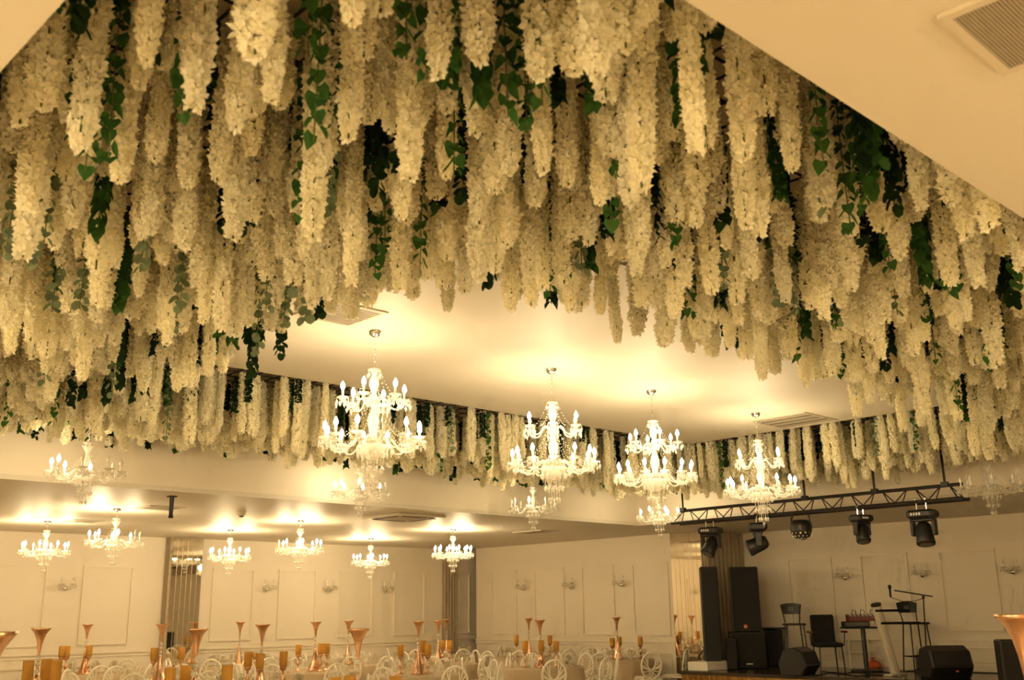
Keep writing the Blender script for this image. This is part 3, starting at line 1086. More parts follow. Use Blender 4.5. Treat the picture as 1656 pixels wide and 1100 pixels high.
GB = 'added unseen one-tier chandeliers behind the camera'
for (x, y, pw_) in [(4.4, -0.9, 0.8), (-0.9, 4.2, 0.8), (7.6, -3.2, 3.0), (1.6, -3.4, 3.0), (-2.8, 1.2, 3.0), (-2.8, 6.2, 3.0), (-2.4, 11.2, 1.8)]:  # added out of view, hung low to light the near flowers and ceiling
    single(x, y, H1, 2.25, 'unseen chandelier added behind the camera to light the near flowers and ceiling', GB, 0.3, power=pw_ * 1.2)

# ------------------------------------------------------------------ wall sconces
SCB = MB().lathe([(0.0, -0.05), (0.03, -0.045), (0.055, -0.02), (0.062, 0.0), (0.055, 0.025), (0.03, 0.045), (0.0, 0.05)], 14).mesh('back_ball', 'chrome', True)
SCA = MB().tube([(0, 0, 0), (0.06, 0, -0.03), (0.12, 0, -0.01), (0.14, 0, 0.05), (0.14, 0, 0.07)], 0.006, 6).mesh('arm', 'crystal', True)


def sconce(p, facing, label):
    t = thing('wall_sconce', label, 'wall lamp', p, facing, 'two-arm crystal wall sconces')
    b = link('back_ball', SCB, t, (0.035, 0, 0))
    for s in (-1, 1):
        a = link('arm', SCA, t, (0.05, 0, 0), s * 0.9)
        link('candle_cup', CHM['cup'], a, (0.14, 0, 0.06))
        link('candle_sleeve', CHM['candle'], a, (0.14, 0, 0.08))
        link('bulb', CHM['bulb_off'], a, (0.14, 0, 0.14))
        link('crystal_drops', CHM['drops'], a, (0.14, 0, 0.06), kind='stuff')


for x, lb in [(7.55, 'two-arm wall sconce left of the mirror pillar under two chandeliers'), (11.82, 'first wall sconce right of the mirror pillar on the left wall'),
              (13.4, 'second wall sconce right of the mirror pillar on the left wall'), (14.99, 'third wall sconce right of the mirror pillar, nearest the ribbed corner')]:
    sconce((x, YW, 2.24), -PI / 2, lb)
for y, lb in [(17.72, 'wall sconce on the right wall nearest the far corner'), (16.2, 'middle one of three wall sconces on the right wall'), (14.7, 'wall sconce on the right wall nearest the mirror')]:
    sconce((XW, y, 2.24), PI, lb)
for y, lb in [(10.2, 'wall sconce on the stage wall above the black armchair'), (8.65, 'wall sconce on the stage wall above the microphone boom'), (7.05, 'wall sconce at the right end of the stage wall')]:
    sconce((XS, y, 2.26), PI, lb)

# ------------------------------------------------------------------ things on the ceilings
def vent(x0, x1, y0, y1, z, label, slats, along='x', fr=0.035):
    t = thing('ceiling_vent', label, 'vent', ((x0 + x1) / 2, (y0 + y1) / 2, z))
    hx, hy = (x1 - x0) / 2, (y1 - y0) / 2
    b = MB()
    b.box((-hx, -hy, -0.013), (hx, -hy + fr, 0)).box((-hx, hy - fr, -0.013), (hx, hy, 0))
    b.box((-hx, -hy + fr, -0.013), (-hx + fr, hy - fr, 0)).box((hx - fr, -hy + fr, -0.013), (hx, hy - fr, 0))
    b.build('frame', 'ventframe', t)
    MB().box((-hx + fr, -hy + fr, -0.003), (hx - fr, hy - fr, 0.0)).build('backing', 'ventdark', t)
    me = None
    for k in range(slats):
        f_ = (k + 0.5) / slats
        if me is None:
            if along == 'x':
                w_ = (2 * hy - 2 * fr) / slats
                me = MB().box((-hx + fr, -w_ * 0.34, -0.012), (hx - fr, w_ * 0.34, -0.008)).mesh('slat', 'grille')
            else:
                w_ = (2 * hx - 2 * fr) / slats
                me = MB().box((-w_ * 0.34, -hy + fr, -0.012), (w_ * 0.34, hy - fr, -0.008)).mesh('slat', 'grille')
        if along == 'x':
            link('slat', me, t, (0, -hy + fr + (2 * hy - 2 * fr) * f_, 0))
        else:
            link('slat', me, t, (-hx + fr + (2 * hx - 2 * fr) * f_, 0, 0))
    return t


vent(2.54, 2.99, 0.40, 0.96, H1, 'square slatted air vent on the near ceiling at the upper right', 52, 'x', 0.03)
vent(4.30, 4.86, 6.50, 7.06, H2, 'square air vent on the central panel beside the nearest large chandelier', 12, 'x')
vent(11.48, 12.30, 6.60, 7.42, H2, 'flat square vent on the central panel beside the fourth large chandelier', 4, 'y', 0.02)
vent(6.45, 7.0, 14.2, 14.7, H1, 'thin square vent on the lower ceiling beside the black ceiling post', 10, 'x')
vent(6.45, 6.95, 16.95, 17.45, H1, 'thin square vent on the lower ceiling at the far left by the wall', 10, 'x')
vent(14.4, 14.9, 14.2, 15.0, H1, 'thin flat vent on the lower ceiling near the right wall', 10, 'x')
t = thing('ceiling_cassette', 'square air conditioning cassette on the lower ceiling behind the central chandeliers', 'air conditioner', (10.45, 13.45, H1))
MB().bevbox((-0.5, -0.5, -0.045), (0.5, 0.5, 0.0), 0.015).build('body', 'ventframe', t)
MB().box((-0.26, -0.26, -0.05), (0.26, 0.26, -0.045)).build('intake_grille', 'grille', t)
for k in range(4):
    o = MB().box((-0.32, 0.33, -0.05), (0.32, 0.42, -0.044)).build('air_slot', 'ventdark', t)
    o.rotation_euler = (0, 0, k * PI / 2)
t = thing('smoke_detector', 'small round smoke detector on the lower ceiling between two chandeliers', 'smoke detector', (7.99, 14.34, H1))
MB().lathe([(0.07, 0), (0.07, -0.03), (0.055, -0.06), (0.0, -0.065)], 16).build('housing', 'ventframe', t, True)
MB().lathe([(0.035, -0.06), (0.03, -0.08), (0.0, -0.085)], 12).build('sensor_cap', 'ventdark', t, True)
t = thing('ceiling_post', 'short black post hanging from the lower ceiling edge left of centre', 'bracket', (6.18, 12.95, H1))
MB().cbox((0, 0, -0.008), (0.10, 0.10, 0.016)).build('mounting_plate', 'blackmetal', t)
MB().lathe([(0.03, 0.0), (0.03, -0.16), (0.026, -0.25), (0.034, -0.27), (0.034, -0.29), (0.0, -0.29)], 10).build('post', 'blackmetal', t, True)

# ------------------------------------------------------------------ truss with moving heads
TX, TZT, TZB = 14.0, 3.30, 3.10
TYA, TYB = 5.78, 10.62
t = thing('lighting_truss', 'long black triangular truss hanging over the front of the stage', 'truss', (TX, TYA, 0))
LEN = TYB - TYA
MB().tube([(0, 0, TZT), (0, LEN - 0.1, TZT)], 0.025, 8).build('top_chord', 'truss', t)
for s in (-0.12, 0.12):
    MB().tube([(s, -0.02, TZB), (s, LEN, TZB)], 0.025, 8).build('bottom_chord', 'truss', t)
nb = 10
for k in range(nb):
    for s in (-0.12, 0.12):
        y0_, y1_ = LEN * k / nb, LEN * (k + 1) / nb
        ym = (y0_ + y1_) / 2
        MB().tube([(s, y0_ + 0.03, TZB), (0, ym - 0.06, TZT)], 0.009, 6).build('brace', 'truss', t)
        MB().tube([(0, ym + 0.06, TZT), (s, y1_ - 0.03, TZB)], 0.009, 6).build('brace', 'truss', t)
for px in (1103, 1301, 1415, 1530):
    y = on_x(px, 800, TX).y - TYA
    MB().tube([(0, y, TZT), (0, y, HT)], 0.018, 8).build('hanger_pipe', 'truss', t)
    MB().cbox((0, y, TZT + 0.02), (0.07, 0.09, 0.06)).build('clamp', 'truss', t)


def moving_head(px, tilt, spin, label, base_z=2.98, scale=1.0, show=True):
    y = on_x(px, 850, TX).y
    t = thing('moving_head_light', label, 'stage light', (TX - 0.12, y, base_z), spin, 'moving head lights on the truss')
    t.scale = (scale,) * 3
    MB().bevbox((-0.14, -0.19, -0.12), (0.14, 0.19, 0.0), 0.03).build('base', 'black', t)
    for s in (-1, 1):
        MB().tube([(0, s * 0.07, -0.01), (0, s * 0.07, 0.10), (0.03, s * 0.07, 0.15), (-0.03, s * 0.07, 0.15)], 0.012, 6).build('hook_clamp', 'chrome', t)
        MB().bevbox((-0.05, s * 0.155 - 0.025, -0.36), (0.05, s * 0.155 + 0.025, -0.14), 0.012).build('yoke_arm', 'black', t)
    MB().bevbox((-0.07, -0.17, -0.16), (0.07, 0.17, -0.125), 0.01).build('yoke_bridge', 'black', t)
    h = link('head', MB().lathe([(0.0, 0.15), (0.07, 0.15), (0.10, 0.11), (0.115, 0.03), (0.12, -0.06), (0.13, -0.15), (0.12, -0.17), (0.10, -0.165), (0.0, -0.16)], 14).mesh('head', 'black', True), t, (0, 0, -0.32))
    h.rotation_euler = (tilt[0], tilt[1], 0)
    MB().lathe([(0.0, -0.172), (0.095, -0.172)], 14).build('lens', 'grey', h)
    if show:
        for i, yy in enumerate((-0.10, -0.06, -0.02, 0.02)):
            MB().cbox((-0.142, -yy, -0.06), (0.004, 0.022, 0.035)).build('display_mark', 'print', t)
    return t


moving_head(1155, (0.3, 0.5), 0.2, 'moving head spotlight at the left end of the truss, aimed down', base_z=2.985, scale=0.92)
moving_head(1231, (0.0, 1.2), -0.9, 'moving head spotlight second from the left, head turned showing an open yoke', base_z=2.985, show=False)
moving_head(1400, (0.2, 0.3), 1.3, 'slim moving head spotlight right of the dome light', base_z=2.985, scale=0.8)
moving_head(1500, (-0.15, 0.25), 0.0, 'large moving head spotlight at the right end of the truss', base_z=2.985, scale=0.97)
y = on_x(1302, 850, TX).y
t = thing('dome_light', 'black disco dome light with mirror facets in the middle of the truss', 'stage light', (TX - 0.12, y, 2.98))
MB().lathe([(0.0, 0.0), (0.10, 0.0), (0.15, -0.03), (0.16, -0.10), (0.155, -0.16)], 18).build('housing', 'black', t, True)
MB().lathe([(0.155, -0.16), (0.145, -0.20), (0.11, -0.25), (0.05, -0.285), (0.0, -0.29)], 18).build('dome', 'black', t, True)
fac = MB().cbox((0, 0, 0), (0.026, 0.026, 0.008)).mesh('facet', 'chrome')
for i in range(4):
    th = 0.25 + i * 0.36
    for k in range(14):
        ph = 2 * PI * (k + 0.5 * (i % 2)) / 14
        if i == 3 and k % 2:
            continue
        d = Vector((math.cos(ph) * math.cos(th), math.sin(ph) * math.cos(th), -math.sin(th)))
        o = link('facet', fac, t, Vector((0, 0, -0.16)) + Vector((d.x * 0.158, d.y * 0.158, d.z * 0.135)))
        o.rotation_euler = d.to_track_quat('Z', 'Y').to_euler()
for s in (-1, 1):
    MB().tube([(0, s * 0.15, -0.08), (0, s * 0.15, 0.04), (0, s * 0.10, 0.12)], 0.012, 6).build('bracket', 'black', t)
t.rotation_euler = (0, 0, 0)

# ------------------------------------------------------------------ stage gear
FACE = math.atan2(-0.62, -0.78)     # towards the hall


def rotm(p, a):
    return Matrix.Translation(p) @ Matrix.Rotation(a, 4, 'Z')


def text_mark(body, mat, parent, loc, size, rot):
    cu = bpy.data.curves.new('lettering', 'FONT')
    cu.body = body
    cu.size = size
    cu.extrude = 0.001
    cu.align_x, cu.align_y = 'CENTER', 'CENTER'
    tmp = bpy.data.objects.new('lettering', cu)
    COL.objects.link(tmp)
    dg = bpy.context.evaluated_depsgraph_get()
    me = bpy.data.meshes.new_from_object(tmp.evaluated_get(dg))
    bpy.data.objects.remove(tmp)
    me.materials.clear()
    me.materials.append(M[mat])
    o = link('lettering', me, parent, loc)
    o.rotation_euler = rot
    return o


def speaker_box(name, label, p, w_, d_, h_, face, badge=None, taper=0.0, grille=True, group=None):
    """local +X is the front"""
    t = thing(name, label, 'speaker', p, face, group)
    b = MB().bevbox((-d_, -w_ / 2, 0), (0, w_ / 2, h_), 0.02)
    if taper:
        b.v = [(x, y * (1 - taper * (-x / d_)), z) for x, y, z in b.v]
    b.build('cabinet', 'black', t)
    if grille:
        MB().bevbox((-0.005, -w_ / 2 + 0.025, 0.03), (0.015, w_ / 2 - 0.025, h_ - 0.03), 0.008).build('grille', 'blackmat', t)
    if badge:
        MB().cbox((0.017, badge[0], badge[1]), (0.006, badge[2], badge[3])).build('badge', badge[4], t)
    return t


def stage_at(px, py):
    p = on_z(px, py, ZS)
    if p.x > 18.3:
        k = 18.3 / p.x
        p.x, p.y = p.x * k, p.y * k
    return p


# black column speaker on the plinth
p = on_x(1150, 1073, 16.9)
speaker_box('column_speaker', 'tall narrow black column speaker on the white plinth beside the mirror', (16.67, 11.93, ZS + 0.161), 0.34, 0.32, 1.74, FACE)
p = stage_at(1213, 1082)
sub = speaker_box('subwoofer', 'square black subwoofer under the tall loudspeaker at the left of the stage', (p.x, p.y, ZS), 0.66, 0.62, 0.68, FACE, badge=(0.0, 0.09, 0.12, 0.022, 'print'))
MB().lathe([(0.25, 0.0), (0.23, -0.012), (0.1, -0.02), (0.0, -0.02)], 24).build('cone', 'black', sub, True).matrix_local = Matrix.Translation((0.018, 0, 0.37)) @ Matrix.Rotation(PI / 2, 4, 'Y')
pa = speaker_box('loudspeaker', 'tall black loudspeaker with a small orange badge standing on the subwoofer', (p.x, p.y, ZS + 0.68), 0.56, 0.5, 1.22, FACE, badge=(-0.03, 0.10, 0.065, 0.065, 'logo'), taper=0.2)
text_mark('JBL', 'print', pa, (0.0215, -0.03, 0.10), 0.032, (PI / 2, 0, PI / 2))
q = stage_at(1251, 1079)
speaker_box('stage_cabinet', 'plain black cabinet right of the subwoofer with a thin board on top', (q.x + 0.1, q.y, ZS), 0.34, 0.4, 0.70, FACE)
tag(MB().cbox((0, 0, 0), (0.42, 0.46, 0.04)).build('board', 'blackmetal'), 'thin dark board lying on the black stage cabinet', 'board').location = (q.x + 0.18, q.y + 0.1, ZS + 0.72)
q = stage_at(1174, 1074)
speaker_box('stage_cabinet', 'low black cabinet between the column speaker and the subwoofer', (16.93, 11.70, ZS), 0.2, 0.22, 0.58, FACE)


def bar_stool(px, py, face, label):
    p = stage_at(px, py)
    t = thing('bar_stool', label, 'stool', (p.x, p.y, ZS), face, 'black bar stools on the stage')
    hs = 0.80
    for sx, sy in ((1, 1), (1, -1), (-1, 1), (-1, -1)):
        top = (sx * 0.15, sy * 0.15, hs) if sx > 0 else (sx * 0.15, sy * 0.14, hs)
        MB().tube([(sx * 0.21, sy * 0.19, 0), top], 0.013, 6).build('leg', 'blackmetal', t)
    MB().loop([(0.19, 0.18, 0.25), (-0.19, 0.18, 0.25), (-0.19, -0.18, 0.25), (0.19, -0.18, 0.25)], 0.009, 5).build('foot_ring', 'blackmetal', t)
    MB().bevbox((-0.19, -0.19, hs), (0.21, 0.19, hs + 0.035), 0.012).build('seat', 'black', t)
    for s in (-1, 1):
        MB().tube([(-0.16, s * 0.13, hs + 0.02), (-0.20, s * 0.15, hs + 0.2), (-0.23, s * 0.185, hs + 0.37)], 0.012, 6).build('back_post', 'blackmetal', t)
    b = MB()
    n = 9
    for k in range(n):
        yy = -0.19 + 0.38 * k / (n - 1)
        xx = -0.235 - 0.03 * (1 - (yy / 0.19) ** 2)
        wd = 1.0
        zt = hs + 0.37 + 0.03 * (1 - (yy / 0.19) ** 2)
        zb = hs + 0.20
        b.v += [(xx + 0.01, yy * 0.82, zb), (xx - 0.012, yy * 0.82, zb), (xx - 0.012, yy, zt), (xx + 0.01, yy, zt)]
    for k in range(n - 1):
        o = k * 4
        for (a, c) in ((0, 1), (1, 2), (2, 3), (3, 0)):
            b.f.append((o + a, o + c, o + 4 + c, o + 4 + a))
    b.f += [(0, 1, 2, 3), ((n - 1) * 4 + 3, (n - 1) * 4 + 2, (n - 1) * 4 + 1, (n - 1) * 4)]
    b.build('backrest', 'black', t)
    MB().cbox((-0.245, 0, hs + 0.29), (0.012, 0.1, 0.07)).build('cut_out', 'grey', t)
    return t


bar_stool(1290, 1085, PI + 0.7, 'black bar stool left of the black armchair behind the wedge monitor')
bar_stool(1487, 1083, PI + 0.9, 'black bar stool under the microphone boom')

p = stage_at(1342, 1083)
t = thing('armchair', 'black padded armchair with thin metal arms in the middle of the stage', 'chair', (p.x, p.y, ZS), FACE + 0.1)
b = MB().bevbox((-0.30, -0.22, 0.42), (-0.24, 0.22, 0.98), 0.025)
b.build('backrest', 'blackmat', t)
MB().bevbox((-0.27, -0.24, 0.40), (0.22, 0.24, 0.48), 0.025).build('seat', 'blackmat', t)
for sx, sy in ((0.2, 0.2), (0.2, -0.2), (-0.24, 0.2), (-0.24, -0.2)):
    MB().tube([(sx * 1.15, sy * 1.1, 0), (sx, sy, 0.42)], 0.013, 6).build('leg', 'blackmetal', t)
for s in (-1, 1):
    MB().tube([(-0.1, s * 0.24, 0.43), (0.02, s * 0.30, 0.43), (0.04, s * 0.32, 0.66)], 0.010, 6).build('arm_post', 'blackmetal', t)
    MB().bevbox((-0.12, s * 0.32 - 0.03, 0.65), (0.16, s * 0.32 + 0.03, 0.69), 0.01).build('armrest', 'red', t)

p = stage_at(1402, 1086)
t = thing('pedestal_table', 'small dark pedestal table carrying the mixer on stage', 'table', (p.x, p.y, ZS), FACE)
MB().bevbox((-0.25, -0.36, 0.735), (0.25, 0.36, 0.765), 0.008).build('tabletop', 'black', t)
MB().lathe([(0.04, 0.03), (0.04, 0.735)], 12).build('pedestal', 'blackmetal', t, True)
MB().bevbox((-0.24, -0.24, 0), (0.24, 0.24, 0.03), 0.01).build('foot', 'blackmetal', t)
ax = Matrix.Rotation(FACE, 4, 'Z')


def on_table(dx, dy, z):
    v = ax @ Vector((dx, dy, 0))
    return (p.x + v.x, p.y + v.y, ZS + z)


t = thing('amplifier_rack', 'black amplifier box on the pedestal table under the red mixer', 'amplifier', on_table(0, -0.12, 0.765), FACE)
MB().bevbox((-0.18, -0.22, 0), (0.18, 0.22, 0.10), 0.01).build('case', 'black', t)
MB().box((0.18, -0.2, 0.015), (0.186, 0.2, 0.085)).build('front_plate', 'grey', t)
t = thing('mixer', 'dark red audio mixer with knobs lying on the amplifier box', 'mixer', on_table(0, 0.05, 0.865), FACE)
MB().add([(-0.18, -0.3, 0), (0.18, -0.3, 0), (0.18, 0.3, 0), (-0.18, 0.3, 0), (-0.18, -0.3, 0.12), (0.18, -0.3, 0.07), (0.18, 0.3, 0.07), (-0.18, 0.3, 0.12)],
         [(3, 2, 1, 0), (4, 5, 6, 7), (0, 1, 5, 4), (1, 2, 6, 5), (2, 3, 7, 6), (3, 0, 4, 7)]).build('case', 'red', t)
kn = MB().lathe([(0.012, 0), (0.010, 0.02), (0, 0.022)], 8).mesh('knob', 'print')
for i in range(3):
    for j in range(8):
        link('knob', kn, t, (-0.12 + i * 0.1, -0.24 + j * 0.068, 0.112 - i * 0.014))
for s in (-0.2, -0.05, 0.12):
    MB().tube([(-0.1, s, 0.10), (-0.12, s + 0.02, 0.2), (-0.2, s + 0.09, 0.18), (-0.28, s + 0.1, -0.05)], 0.006, 5).build('cable', 'blackmetal', t)
# white little shelf under the table
p2 = stage_at(1383, 1079)
t = thing('wire_shelf', 'small white metal stand below the mixer table', 'stand', (p2.x + 0.15, p2.y, ZS), FACE)
for sx, sy in ((0.14, 0.17), (0.14, -0.17), (-0.14, 0.17), (-0.14, -0.17)):
    MB().tube([(sx, sy, 0), (sx, sy, 0.52)], 0.011, 6).build('leg', 'white', t)
for z in (0.30, 0.52):
    MB().cbox((0, 0, z), (0.32, 0.38, 0.018)).build('shelf', 'white', t)
# slanted keyboard column stand
pa_, pb_ = stage_at(1449, 1093), None
t = thing('keyboard_stand', 'slanted silver column keyboard stand with two black arms', 'stand', (pa_.x, pa_.y, ZS), 0)
top = at_depth(1417, 980, (Vector((pa_.x, pa_.y, ZS)) - CAM).dot(_F) + 0.1) - Vector((pa_.x, pa_.y, ZS))
MB().tube([(0, 0, 0), tuple(top)], 0.078, 14).build('column', 'silver', t)
dirv = top.normalized()
MB().tube([tuple(top), tuple(top + dirv * 0.035)], 0.085, 14).build('cap', 'black', t)
MB().bevbox((-0.28, -0.07, -0.0), (0.28, 0.07, 0.04), 0.01).build('foot', 'silver', t)
rv = Vector((_R.x, _R.y, 0)).normalized()
for f_, l0, l1 in ((0.93, -0.06, 0.50), (0.75, -0.03, 0.62)):
    c_ = top * f_
    MB().tube([tuple(c_ + rv * l0 - Vector((_F.x, _F.y, 0)) * 0.07), tuple(c_ + rv * l1 - Vector((_F.x, _F.y, 0)) * 0.07)], 0.022, 6).build('support_arm', 'blackmetal', t)
# microphone stand
pm = stage_at(1500, 1082)
t = thing('microphone_stand', 'black microphone stand with a long boom over the keyboard stand', 'microphone stand', (pm.x, pm.y, ZS), 0)
dep = (Vector((pm.x, pm.y, ZS)) - CAM).dot(_F)
o0 = Vector((pm.x, pm.y, ZS))
jt = at_depth(1493, 966, dep) - o0
MB().tube([(0, 0, 0.02), tuple(jt)], 0.012, 8).build('pole', 'blackmetal', t)
ba, bb = at_depth(1446, 955, dep) - o0, at_depth(1508, 965, dep) - o0
MB().tube([tuple(ba), tuple(bb)], 0.011, 8).build('boom', 'blackmetal', t)
MB().gem((jt.x, jt.y, jt.z + 0.04), 0.03, 0.08, 8, 0.5).build('clutch', 'blackmetal', t)
for k in range(3):
    an = k * 2.1 + 0.4
    MB().tube([(0, 0, 0.10), (0.28 * math.cos(an), 0.28 * math.sin(an), 0.012)], 0.010, 6).build('tripod_leg', 'blackmetal', t)
mc = at_depth(1439, 953, dep) - o0
b = MB().lathe([(0.0, -0.14), (0.014, -0.14), (0.018, 0.0), (0.028, 0.02), (0.031, 0.045), (0.022, 0.07), (0.0, 0.075)], 12, tuple(mc))
b.build('microphone', 'black', t, True)
MB().tube([tuple(mc + Vector((0, 0, -0.14))), tuple(mc + rv * 0.2 + Vector((0, 0, -0.21))), tuple(mc + rv * 0.4 + Vector((0, 0, -0.21))), tuple(mc + rv * 0.6 + Vector((0, 0, -0.16)))], 0.005, 5).build('cable', 'blackmetal', t)


def wedge(px, py, w_, h_, face, label, badge=False):
    p = stage_at(px, py)
    t = thing('wedge_monitor', label, 'speaker', (p.x, p.y, ZS), face, 'wedge stage monitors')
    d_ = h_ * 1.15
    prof = [(0, 0), (d_ * 0.75, 0), (d_, h_ * 0.35), (d_ * 0.85, h_ * 0.85), (d_ * 0.55, h_), (d_ * 0.15, h_ * 0.92), (-0.03, h_ * 0.45)]
    n = len(prof)
    b = MB()
    for s, k in ((-1, 0.90), (-0.9, 1.0), (0.9, 1.0), (1, 0.90)):
        for x, z in prof:
            b.v.append(((x - d_ / 2) * k - d_ / 2, s * w_ / 2, h_ / 2 + (z - h_ / 2) * k - (0 if k == 1 else 0.0)))
    for r in range(3):
        for k in range(n):
            a, c = r * n + k, r * n + (k + 1) % n
            b.f.append((a, c, c + n, a + n))
    b.f += [tuple(range(n - 1, -1, -1)), tuple(3 * n + k for k in range(n))]
    zmin = min(v[2] for v in b.v)
    b.v = [(x, y, z - zmin) for x, y, z in b.v]
    b.build('cabinet', 'black', t)
    # grille on the sloping front
    x0_, z0_, x1_, z1_ = d_ * 0.0 + 0.0, h_ * 0.42, -d_ * 0.14, h_ * 0.82
    g = MB()
    g.add([(x0_ - 0.0, -w_ * 0.42, z0_), (x0_, w_ * 0.42, z0_), (x1_, w_ * 0.42, z1_), (x1_, -w_ * 0.42, z1_),
           (x0_ + 0.012, -w_ * 0.40, z0_ + 0.004), (x0_ + 0.012, w_ * 0.40, z0_ + 0.004), (x1_ + 0.012, w_ * 0.40, z1_ + 0.004), (x1_ + 0.012, -w_ * 0.40, z1_ + 0.004)],
          [(4, 5, 6, 7), (0, 1, 5, 4), (1, 2, 6, 5), (2, 3, 7, 6), (3, 0, 4, 7)])
    g.build('grille', 'blackmat', t)
    if badge:
        MB().cbox((-d_ * 0.08, w_ * 0.1, h_ * 0.24), (0.02, 0.04, 0.03)).build('badge', 'logo', t)
    return t


wedge(1318, 1093, 0.46, 0.46, FACE + 0.9, 'black wedge monitor speaker on the stage in front of the left bar stool')
wedge(1545, 1099, 0.66, 0.50, FACE + 0.15, 'wide black wedge monitor speaker in front of the right bar stool', badge=True)
p = on_z(1650, 1108, ZS)
t = speaker_box('floor_speaker', 'black upright speaker at the right edge of the stage beside the white chair', (p.x, p.y, ZS), 0.42, 0.42, 0.62, FACE, taper=0.2)
p = stage_at(1491, 1083)
t = thing('floor_box', 'small dark grey box behind the right bar stool', 'box', (p.x + 0.35, p.y + 0.1, ZS), FACE)
MB().bevbox((-0.12, -0.13, 0), (0.12, 0.13, 0.26), 0.01).build('case', 'grey', t)
MB().bevbox((0.12, -0.1, 0.03), (0.126, 0.1, 0.23), 0.002).build('front_panel', 'black', t)
p = stage_at(1402, 1081)
t = thing('cloth_bag', 'crumpled orange bag on the floor behind the pedestal table', 'bag', (p.x + 0.25, p.y, ZS), 0)
b = MB().lathe([(0.0, 0.0), (0.13, 0.0), (0.16, 0.05), (0.13, 0.11), (0.06, 0.15), (0.0, 0.16)], 14, flute=lambda i, an: 0.12 * math.sin(3 * an + i) + 0.06 * math.sin(7 * an))
b.build('bag_body', 'orange', t, True)
MB().lathe([(0.05, 0.14), (0.02, 0.17), (0.06, 0.20)], 10, flute=lambda i, an: 0.2 * math.sin(5 * an)).build('knot', 'orange', t)
for i, pts in enumerate([[(1330, 1086), (1360, 1090), (1385, 1088), (1420, 1092)], [(1405, 1083), (1440, 1090), (1470, 1086), (1500, 1090)], [(1560, 1088), (1590, 1085), (1620, 1087)],
                         [(1310, 1094), (1345, 1088), (1380, 1094), (1440, 1093)]]):
    P_ = [stage_at(*q) + Vector((0, 0, 0.008)) for q in pts]
    sm = []
    for k in range(len(P_) - 1):
        for s in range(5):
            a = P_[k].lerp(P_[k + 1], s / 5)
            sm.append((a.x, a.y + 0.06 * math.sin((k * 5 + s) * 0.9 + i), a.z))
    tag(MB().tube(sm, 0.008, 5).build('stage_cable', 'blackmetal'), ['black cable on the stage floor under the armchair', 'black cable between the pedestal table and bar stool',
        'black cable right of the wide wedge monitor', 'black cable at the front of the stage beside the wedge monitor'][i], 'cable')

# ------------------------------------------------------------------ banquet tables
TABLE_H = 0.76
CL = {}


def cloth_mesh(R):
    b = MB()
    seg = 72
    prof = [(0.0, 0.0), (R * 0.6, 0.0), (R - 0.01, 0.0), (R + 0.008, -0.015), (R + 0.02, -0.2), (R + 0.05, -0.45), (R + 0.09, -TABLE_H + 0.01)]
    return b.lathe(prof, seg, flute=lambda i, an: 0 if i < 4 else (0.012 * (i - 3)) * math.sin(18 * an) + 0.006 * math.sin(7 * an + i)).mesh('tablecloth', 'cloth', True)


TR = 0.76
CLOTH = cloth_mesh(TR)
TOP = MB().lathe([(0.0, -0.03), (TR - 0.02, -0.03), (TR - 0.02, -0.004), (0.0, -0.004)], 40).mesh('tabletop', 'white')
PED = MB().lathe([(0.22, 0.0), (0.22, 0.03), (0.04, 0.06), (0.04, TABLE_H - 0.03)], 16).mesh('pedestal', 'blackmetal', True)

# trumpet vase, 0.76 m tall
HORN = MB().lathe([(0.012, 0.0), (0.018, 0.04), (0.026, 0.09), (0.040, 0.14), (0.060, 0.18), (0.085, 0.21), (0.105, 0.228), (0.100, 0.228), (0.078, 0.206), (0.052, 0.172), (0.03, 0.12), (0.008, 0.02)], 28).mesh('horn', 'copper', True)
BALL = MB().lathe([(0.0, 0.024), (0.014, 0.02), (0.024, 0.007), (0.024, -0.007), (0.014, -0.02), (0.0, -0.024)], 10).mesh('crystal_ball', 'crystal')
DISC = MB().lathe([(0.0, 0.006), (0.016, 0.006), (0.018, 0.0), (0.016, -0.006), (0.0, -0.006)], 10).mesh('metal_collar', 'copper', True)
BELL = MB().lathe([(0.0, 0.35), (0.016, 0.35), (0.022, 0.31), (0.032, 0.24), (0.052, 0.15), (0.080, 0.07), (0.105, 0.02), (0.112, 0.0), (0.0, 0.0)], 32,
                  flute=lambda i, an: 0.06 * math.cos(8 * an) if 2 < i < 8 else 0).mesh('base', 'copper', True)


def vase(x, y, z, h, label):
    t = thing('trumpet_vase', label, 'vase', (x, y, z), random.uniform(0, 6), 'rose gold trumpet vases')
    s = h / 0.76
    t.scale = (1, 1, s) if abs(s - 1) > 0.01 else (1, 1, 1)
    link('base', BELL, t)
    zz = 0.356
    for k in range(3):
        link('crystal_ball', BALL, t, (0, 0, zz + 0.024))
        zz += 0.048
        link('metal_collar', DISC, t, (0, 0, zz + 0.005))
        zz += 0.010
    link('horn', HORN, t, (0, 0, zz + 0.002))
    return t


HOLD = MB().lathe([(0.0, 0.0), (0.055, 0.0), (0.055, 0.006), (0.02, 0.02), (0.010, 0.06), (0.026, 0.085), (0.028, 0.105), (0.012, 0.13), (0.010, 0.165), (0.03, 0.18), (0.043, 0.20), (0.043, 0.205), (0.0, 0.2)], 16).mesh('holder', 'copper', True)
CUP = MB().lathe([(0.0, 0.205), (0.035, 0.205), (0.046, 0.225), (0.047, 0.34), (0.044, 0.34), (0.042, 0.235), (0.0, 0.23)], 18).mesh('candle_glass', 'amber', True)
WGL = MB().lathe([(0.0, 0.0), (0.032, 0.0), (0.030, 0.004), (0.005, 0.01), (0.004, 0.08), (0.02, 0.095), (0.034, 0.125), (0.035, 0.16), (0.030, 0.20), (0.029, 0.20), (0.033, 0.16), (0.032, 0.127), (0.0, 0.1)], 12).mesh('wine_glass', 'glass', True)
NAP = None


